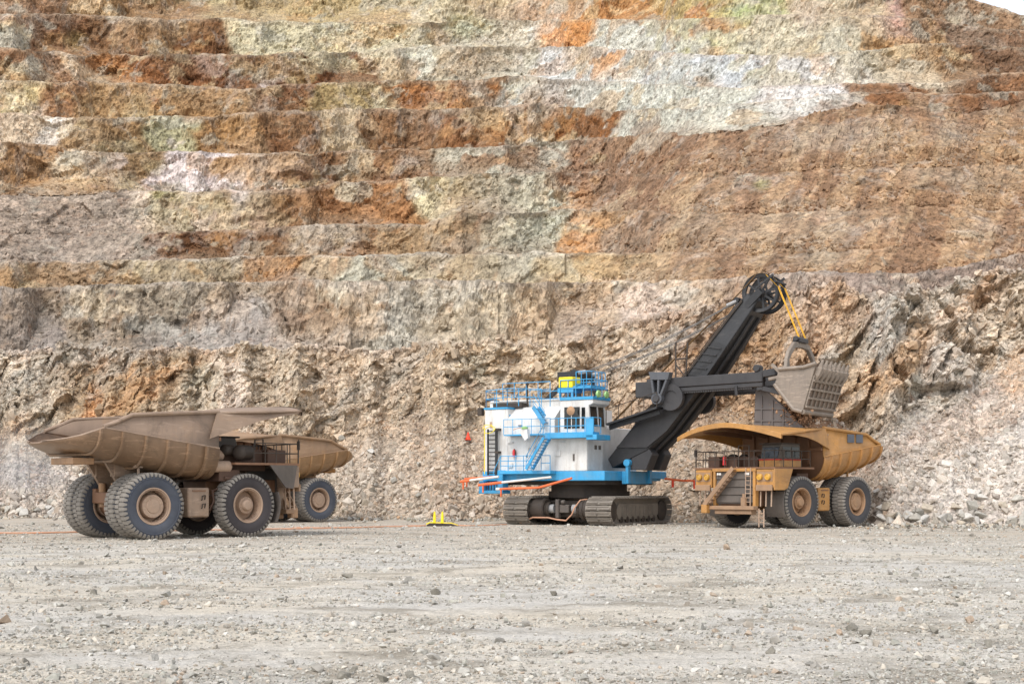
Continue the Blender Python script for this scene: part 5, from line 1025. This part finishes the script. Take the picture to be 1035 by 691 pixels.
m.tube([Vector((A_.x, -3.0, A_.z)), Vector((F_.x, -3.0, F_.z)), Vector((E_.x, -3.0, E_.z))], .13, 8); m.tube([Vector((D_.x, -2.95, D_.z)), Vector((D_.x, 2.6, D_.z))], .18, 8); m.build('dipper_edge', M['worn'], dp, smooth=True)
for k, (u0, u1) in enumerate(((f(796, 389), f(802, 376)), (f(776, 383), f(799, 378)), (f(779, 368), f(797, 385)))):
    q = MB(); q.bar((u0.x, -2.75, u0.z), (u1.x, -2.75, u1.z), .22, .3, (0, 1, 0)); q.build('dipper_link', M['worn'] if k else M['wornd'], dp, bevel=.03)
for sy in (-1, 1):
    q = MB(); e = SP(773, 377, -2.1); e2 = SP(790, 397, -2.1); q.bar((e.x - .6, sy * 2.1, e.z - .1), (e.x + .9, sy * 2.1, e.z + .05), .5, .5); q.bar((e.x - .4, sy * 2.1, e.z - 1.0), (e2.x, sy * 2.1, e2.z), .35, .34); q.bar((e.x - .5, sy * 2.1, e.z + .5), (e.x - .3, sy * 2.1, e.z - 1.2), .4, .45); q.tube([(e.x - .5, sy * 2.1 - .35, e.z + .35), (e.x - .5, sy * 2.1 + .35, e.z + .35)], .26, 12); q.build('pitch_brace', M['black2'], dp, bevel=.04)
q = MB(); e = SP(779, 378, -2.1); q.tube([(e.x, -2.0, e.z), (e.x, 2.0, e.z)], .3, 14); q.build('handle_cross_tube', M['pump'], dp, smooth=True)
# bail (inverted U across the dipper)
bx = SP(791, 372, -2.95).x + .15; zb0, zb1 = SP(791, 374, -2.95).z, SP(800, 346, 0).z
q = MB(); arch = [(-2.95, zb0 - .15), (-2.75, zb0 + .8), (-2.4, zb0 + 1.35), (-1.4, zb1 - .12), (0, zb1), (1.4, zb1 - .12), (2.4, zb0 + 1.35), (2.75, zb0 + .8), (2.6, zb0 - .15)]
inn = [(-2.25, zb0 - .15), (-2.35, zb0 + .75), (-2.05, zb0 + 1.05), (-1.25, zb1 - .52), (0, zb1 - .42), (1.25, zb1 - .52), (2.05, zb0 + 1.05), (2.35, zb0 + .75), (2.25, zb0 - .15)]
vs = [(bx - .13, y, z) for y, z in arch + inn] + [(bx + .13, y, z) for y, z in arch + inn]; fs = []
for i in range(8): fs += [(i, i + 1, i + 10, i + 9), (i + 18, i + 27, i + 28, i + 19), (i, i + 18, i + 19, i + 1), (i + 9, i + 10, i + 28, i + 27)]
q.add(vs, fs + [(0, 9, 27, 18), (8, 26, 35, 17)]); bl = q.build('bail', M['worn'], dp, bevel=.04)
q = MB(); q.box((bx - .3, -.75, zb1 - .1), (bx + .3, .75, zb1 + .2)); q.tube([(bx, -1.0, zb1 + .15), (bx, 1.0, zb1 + .15)], .2, 10); q.build('bail_equaliser', M['black2'], bl, bevel=.04)
for yy in (-.72, -.52, .52, .72):
    q = MB(); q.tube([(hubc.x + 1.15 * .35, yy, hubc.z + 1.27), (hubc.x + 1.3, yy, hubc.z + .35), (bx + .15, yy * 1.0, zb1 + .2)], .028, 6); q.build('hoist_rope', M['ropey'], sh, smooth=True)
# open dipper door hanging from the back
dp_ = [SP(px, py, -1.4) for px, py in ((764, 393), (776, 396), (792, 410), (812, 432), (812, 438), (762, 438))]
q = MB(); q.prism([(p.x, p.z) for p in dp_], -1.5, -1.2); dd = q.build('dipper_door', M['doorm'], sh, bevel=.04)
for px in (770, 781, 792):
    a, b = SP(px, 400 + max(0, px - 776) * .8, -1.5), SP(px, 437, -1.5); q = MB(); q.bar((a.x, -1.53, a.z), (b.x, -1.53, b.z), .1, .1, (0, 1, 0)); q.build('door_stiffener', M['doorm'], dd)
for zz in (413, 425):
    a, b = SP(763, zz, -1.5), SP(792 if zz == 413 else 804, zz, -1.5); q = MB(); q.bar((a.x, -1.53, a.z), (b.x, -1.53, b.z), .08, .1, (0, 0, 1)); q.build('door_stiffener', M['doorm'], dd)
# ore falling from the open bucket on to the heap
SM = Matrix.Translation((SO[0], SO[1], 0)) @ Matrix.Rotation(STH, 4, 'Z')
nF = 2600; fz = rng.random(nF); pf_ = 797 + rng.normal(0, 9, nF) + 12 * fz; Pf = np.array([(SM @ Vector((SP(px_, 450, yy_).x, yy_, CH + (HY - (408 + 30 * z_)) * 97 / F)))[:] for px_, yy_, z_ in zip(pf_, rng.normal(0, .9, nF), fz)])
tag(scatter('falling_ore', Pf, np.clip(rng.lognormal(-1.9, .5, nF), .05, .5), srgb_arr((168, 132, 104)) * .8 * rng.uniform(.7, 1.2, (nF, 1))), kind='stuff')
# crawlers and car body, turned across the boom
CD = R(58.5) - STH; dcx, dcy = math.cos(CD), math.sin(CD)
def CT(x, y, z): return Vector((x * dcx - y * dcy, x * dcy + y * dcx, z))     # car body frame (x along the tracks, y left) to shovel frame
TM = Matrix.Rotation(CD, 4, 'Z')
CL, CR_, GA, SW = 5.2, 1.02, 3.5, 1.05
for sy in (-1, 1):
    m = MB(); n = 14
    prof = [(-CL + CR_ + (CR_ - .12) * math.cos(t_), CR_ + (CR_ - .12) * math.sin(t_)) for t_ in np.linspace(math.pi / 2, math.pi * 1.5, n)] + [(CL - CR_ + (CR_ - .12) * math.cos(t_), CR_ + (CR_ - .12) * math.sin(t_)) for t_ in np.linspace(-math.pi / 2, math.pi / 2, n)]
    m.prism(prof, sy * GA - .55, sy * GA + .55); cr = m.build('crawler_frame', M['track'], sh, rot=(0, 0, CD))
    for s3 in (-1, 1):
        yo = sy * GA + s3 * .62; y0, y1 = sorted((yo - s3 * .08, yo + s3 * .06)); q = MB(); q.prism([(-3.2, .45), (3.0, .45), (3.4, .75), (3.4, 1.55), (-3.2, 1.6), (-3.6, 1.0)], y0, y1); q.build('side_plate', M['track'], cr)
        for k in range(8):
            q = MB(); xx = -2.6 + k * .72; yq = yo + s3 * .06; y0, y1 = sorted((yq, yq + s3 * .05)); q.box((xx - .05, y0, .7), (xx + .05, y1, 1.4)); q.build('stiffener', M['track'], cr)
    for (xx, nm) in ((-CL + CR_, 'idler_wheel'), (CL - CR_, 'drive_sprocket')):
        q = MB(); q.lathe([(-.7, 0), (-.7, .55), (-.66, .78), (.66, .78), (.7, .55), (.7, 0)], Matrix.Translation((xx, sy * GA, CR_)), n=28); q.build(nm, M['dark'], cr, smooth=True)
    for k in range(7):
        xx = -2.7 + k * .9; q = MB(); q.lathe([(-.68, 0), (-.68, .25), (.68, .25), (.68, 0)], Matrix.Translation((xx, sy * GA, .42)), n=14); q.build('road_wheel', M['dark'], cr, smooth=True)
    # shoes
    q = MB(); q.box((-.185, -SW, -.10), (.185, SW, .0)); q.box((-.13, -SW + .06, 0), (.0, -.08, .08)); q.box((-.13, .08, 0), (.0, SW - .06, .08)); q.box((.06, -SW + .2, 0), (.13, SW - .2, .04))
    for yy in (-.45, .45): q.box((-.24, yy - .22, -.16), (.20, yy + .22, -.10))
    shoe = q.build('track_shoe', M['track'], cr, bevel=.015)
    per = [(x_, 2 * CR_, 0) for x_ in np.arange(-CL + CR_, CL - CR_, .45)] + [(CL - CR_ + CR_ * math.sin(a), CR_ + CR_ * math.cos(a), a) for a in np.linspace(0, math.pi, 7, endpoint=False)] + [(x_, 0.0, math.pi) for x_ in np.arange(CL - CR_, -CL + CR_, -.45)] + [(-CL + CR_ - CR_ * math.sin(a), CR_ - CR_ * math.cos(a), math.pi + a) for a in np.linspace(0, math.pi, 7, endpoint=False)]
    for i, (x_, z_, a) in enumerate(per):
        o = shoe if i == 0 else shoe.copy()
        if i: COL.objects.link(o); o.parent = cr
        o.location = (x_, sy * GA, z_ + .05 - (.03 if a == 0 else 0)); o.rotation_euler = (0, a, 0)
def cb_(name, mat, fn, smooth=False, bevel=0):
    q = MB(); fn(q); return q.build(name, mat, sh, smooth=smooth, bevel=bevel, rot=(0, 0, CD))
cb_('car_body', M['dark'], lambda q: (q.box((-3.0, -2.6, .75), (3.0, 2.6, 1.8)), q.box((-3.6, -2.8, .55), (-3.0, 2.8, 1.0))), bevel=.1)
def axle(q, seg):
    for (y0, y1, r) in (((-2.95, -1.6, .80), (-1.62, -1.4, .6)), ((1.4, 2.95, .82), (1.2, 1.42, .55)))[seg]:
        q.lathe([(y0, 0), (y0, r * .9), (y0 + .08, r), (y0 + .3, r), (y0 + .34, r * .93), (y1 - .34, r * .93), (y1 - .3, r), (y1 - .08, r), (y1, r * .9), (y1, 0)], Matrix.Translation((-3.9, 0, 1.15)), n=28)
for seg in (0, 1): cb_('propel_gearcase', M['dark'], lambda q, seg=seg: axle(q, seg), True)
for (ya, yb3) in ((1.3, .75), (-1.5, -.8)): cb_('propel_motor', M['pump'], lambda q, ya=ya, yb3=yb3: q.tube([(-3.95, ya, 1.2), (-3.95, yb3, 1.2)], .33, 16), True)
cb_('motor_bracket', M['grille'], lambda q: (q.box((-4.2, .3, .5), (-3.8, .6, 1.9)), q.box((-4.1, -.5, .9), (-3.7, .3, 1.5)), q.tube([(-4.1, .1, 1.7), (-4.1, -.2, 1.7)], .16, 10)), False, .04)
q = MB(); pl_ = [CT(-4.6, 3.4, .12), CT(-4.7, 3.0, .25), CT(-4.75, 2.2, .55), CT(-4.75, .9, .55), CT(-4.7, .2, .42), CT(-4.7, -.6, .35), CT(-4.7, -1.1, .8), CT(-4.65, -1.3, 1.3), CT(-4.5, -1.7, 1.85), CT(-4.0, -2.0, 1.9)]
q.tube(pl_, .055, 8); q.build('feed_cable', M['cable'], sh, smooth=True)
# striped marker poles along the deck
def pole(pts, ca, cb2, split, yy, name='marker_pole'):
    P = [SP(a, b, yy) for a, b in pts]
    q = MB(); q.tube(P, .085, 8); o = q.build(name, M[ca], sh, smooth=True)
    q = MB(); n_ = P[0] + (P[1] - P[0]) * split; q.tube([P[0] - (P[1] - P[0]).normalized() * .03, n_], .105, 8); q.build('pole_sleeve', M[cb2], o)
    q = MB(); e = P[0].lerp(P[-1], .06); q.tube([e, e + Vector((0, 0, -.6))], .07, 6); q.build('hanging_tag', M['orange'], o); return o
pole([(466, 486.5), (484, 484), (504, 481.5)], 'plast', 'orange', .5, -5.6); pole([(484, 490), (510, 487), (557, 482)], 'plast', 'orange', .9, -5.9); pole([(502, 494), (545, 492.5), (578, 483)], 'orange', 'plast', .08, -6.1); pole([(470, 484), (500, 481.8)], 'orange', 'orange', .3, -5.2)
P = [SP(672, 483.5, 3.5), SP(690, 485.5, 3.5), SP(706, 485.5, 3.5)]; q = MB(); q.tube(P, .085, 8); o = q.build('marker_pole', M['orange'], sh, smooth=True)
for k, (a, l_) in enumerate(((SP(680, 485, 3.5), .55), (SP(702, 486, 3.5), .6))): q = MB(); q.tube([a, a + Vector((0, 0, -l_))], .10, 6); q.build('hanging_tag', M['redo'], o)

# ---------------------------------------------------------------- operator in the shovel cab (one continuous skinned figure)
def person(name, root_loc, rz, label):
    J = [(0, 0, .0), (0, 0, .22), (0, 0, .42), (0, 0, .54), (.01, 0, .68), (.05, 0, .76), (0, .2, .47), (.12, .26, .24), (.36, .2, .22), (0, -.2, .47), (.12, -.26, .24), (.36, -.2, .22), (.1, .1, -.02), (.46, .12, 0), (.5, .12, -.42), (.6, .12, -.44), (.1, -.1, -.02), (.46, -.12, 0), (.5, -.12, -.42), (.6, -.12, -.44)]
    E = [(0, 1), (1, 2), (2, 3), (3, 4), (4, 5), (2, 6), (6, 7), (7, 8), (2, 9), (9, 10), (10, 11), (0, 12), (12, 13), (13, 14), (14, 15), (0, 16), (16, 17), (17, 18), (18, 19)]
    rad = [.15, .15, .16, .06, .10, .08, .07, .05, .035, .07, .05, .035, .1, .075, .05, .04, .1, .075, .05, .04]
    me = bpy.data.meshes.new(name); me.from_pydata(J, E, []); o = bpy.data.objects.new(name, me); COL.objects.link(o)
    me.materials.append(M['hiviz']); md = o.modifiers.new('skin', 'SKIN'); me.skin_vertices.new() if not me.skin_vertices else None
    for i, r in enumerate(rad): me.skin_vertices[0].data[i].radius = (r, r)
    me.skin_vertices[0].data[0].use_root = True; o.modifiers.new('sub', 'SUBSURF').levels = 1
    o.location = root_loc; o.rotation_euler = (0, 0, rz); tag(o, label, 'person'); return o
_o = Vector((cx1 - 1.0, -3.2, zc0 + .65)); _w = Matrix.Translation((SO[0], SO[1], 0)) @ Matrix.Rotation(STH, 4, 'Z') @ _o
# glass is near-opaque from outside; the figure sits just behind it
person('person', _w, STH, 'seated operator in a green yellow vest inside the shovel cab')

# ---------------------------------------------------------------- small things on the pit floor
st = P3 = (F * CH / (531.5 - HY)); sx = (443 - CX) / F * st
root = empty('cable_stand', (sx, st, 0), R(4)); tag(root, 'low yellow and black cable crossing stand with two upright yellow posts on the pit floor', 'cable stand')
m = MB(); m.prism([(-.85, .02), (-.65, .20), (.95, .16), (1.35, .03)], -.25, .55); m.build('base', M['dark'], root, bevel=.02)
m = MB(); m.prism([(-.85, .12), (-.6, .24), (.95, .20), (1.4, .07), (1.4, .11), (.95, .26), (-.6, .30), (-.88, .18)], -.27, .57); m.build('base_rim', M['yellow'], root)
for x in (-.28, .28):
    m = MB(); m.tube([(x, .2, .15), (x + (.02 if x > 0 else .02), .2, .7), (x + .02, .2, 1.05)], [.11, .10, .055], 10); m.build('post', M['yellow'], root, smooth=True)
def gpt(px, py): Y = F * CH / (py - HY); return Vector(((px - CX) / F * Y, Y, 0))
def cable(pts, r, mat, label):
    P = [gpt(*p) for p in pts]; Q = []
    for i in range(len(P) - 1):
        k = max(2, int((P[i + 1] - P[i]).length / .6))
        for j in range(k): Q.append(P[i].lerp(P[i + 1], j / k))
    Q.append(P[-1])
    for i, q in enumerate(Q): q.z = float(gheight(np.array([q.x]), np.array([q.y]))[0]) + r * .8; q.y += .12 * math.sin(i * .7) + .1 * math.sin(i * .23 + 1)
    m = MB(); m.tube(Q, r, 7); o = m.build('power_cable', M[mat], smooth=True); tag(o, label, 'cable'); return o
cable([(-40, 540), (40, 539), (100, 538), (190, 536.5), (280, 535.2), (360, 533.6), (430, 531.5)], .06, 'cable', 'orange power cable lying on the floor from the left edge to the yellow cable stand')
cable([(456, 531), (475, 531.6), (492, 531), (512, 530.2)], .05, 'cable', 'short orange cable lying between the yellow cable stand and the shovel tracks')
cable([(296, 533.4), (340, 533.9), (390, 532.8), (425, 532)], .045, 'cable', 'thin second orange cable lying right of the haul truck tyres')
p = surf_at(474.5, 444.5); m = MB(); m.lathe([(0, 0), (0, .22), (.1, .2), (.62, .06), (.66, 0)], Matrix.Rotation(R(90), 4, 'X'), n=16)
root = empty('traffic_cone', p + Vector((0, -.3, .05))); tag(root, 'small red orange cone on the rubble slope left of the shovel', 'cone')
m.build('cone', M['redo'], root, smooth=True); m = MB(); m.box((-.26, -.26, -.05), (.26, .26, .03)); m.build('base', M['redo'], root)

# faint dust thrown up behind the tail of the nearest truck
dm = bpy.data.materials.new('pale_dust'); dm.use_nodes = True; dt = dm.node_tree; dt.nodes.remove(dt.nodes['Principled BSDF'])
pv = dt.nodes.new('ShaderNodeVolumePrincipled'); pv.inputs['Color'].default_value = (.95, .93, .9, 1)
tc_ = dt.nodes.new('ShaderNodeTexCoord'); ln = dt.nodes.new('ShaderNodeVectorMath'); ln.operation = 'LENGTH'; dt.links.new(tc_.outputs['Object'], ln.inputs[0])
no = dt.nodes.new('ShaderNodeTexNoise'); no.inputs['Scale'].default_value = 1.6; no.inputs['Detail'].default_value = 3; dt.links.new(tc_.outputs['Object'], no.inputs['Vector'])
mr_ = dt.nodes.new('ShaderNodeMapRange'); mr_.inputs[1].default_value = 1.0; mr_.inputs[2].default_value = 0.0; mr_.inputs[3].default_value = 0; mr_.inputs[4].default_value = .16; dt.links.new(ln.outputs['Value'], mr_.inputs[0])
mu = dt.nodes.new('ShaderNodeMath'); mu.operation = 'MULTIPLY'; dt.links.new(mr_.outputs[0], mu.inputs[0]); dt.links.new(no.outputs['Fac'], mu.inputs[1]); dt.links.new(mu.outputs[0], pv.inputs['Density']); dt.links.new(pv.outputs[0], dt.nodes['Material Output'].inputs['Volume'])
bm = bmesh.new(); bmesh.ops.create_icosphere(bm, subdivisions=3, radius=1); me = bpy.data.meshes.new('dust_cloud'); bm.to_mesh(me); bm.free(); me.materials.append(dm)
o = bpy.data.objects.new('dust_cloud', me); COL.objects.link(o); o.location = ((25 - CX) / F * 98, 98, 4.6); o.scale = (5.5, 4, 3.4); tag(o, kind='stuff')
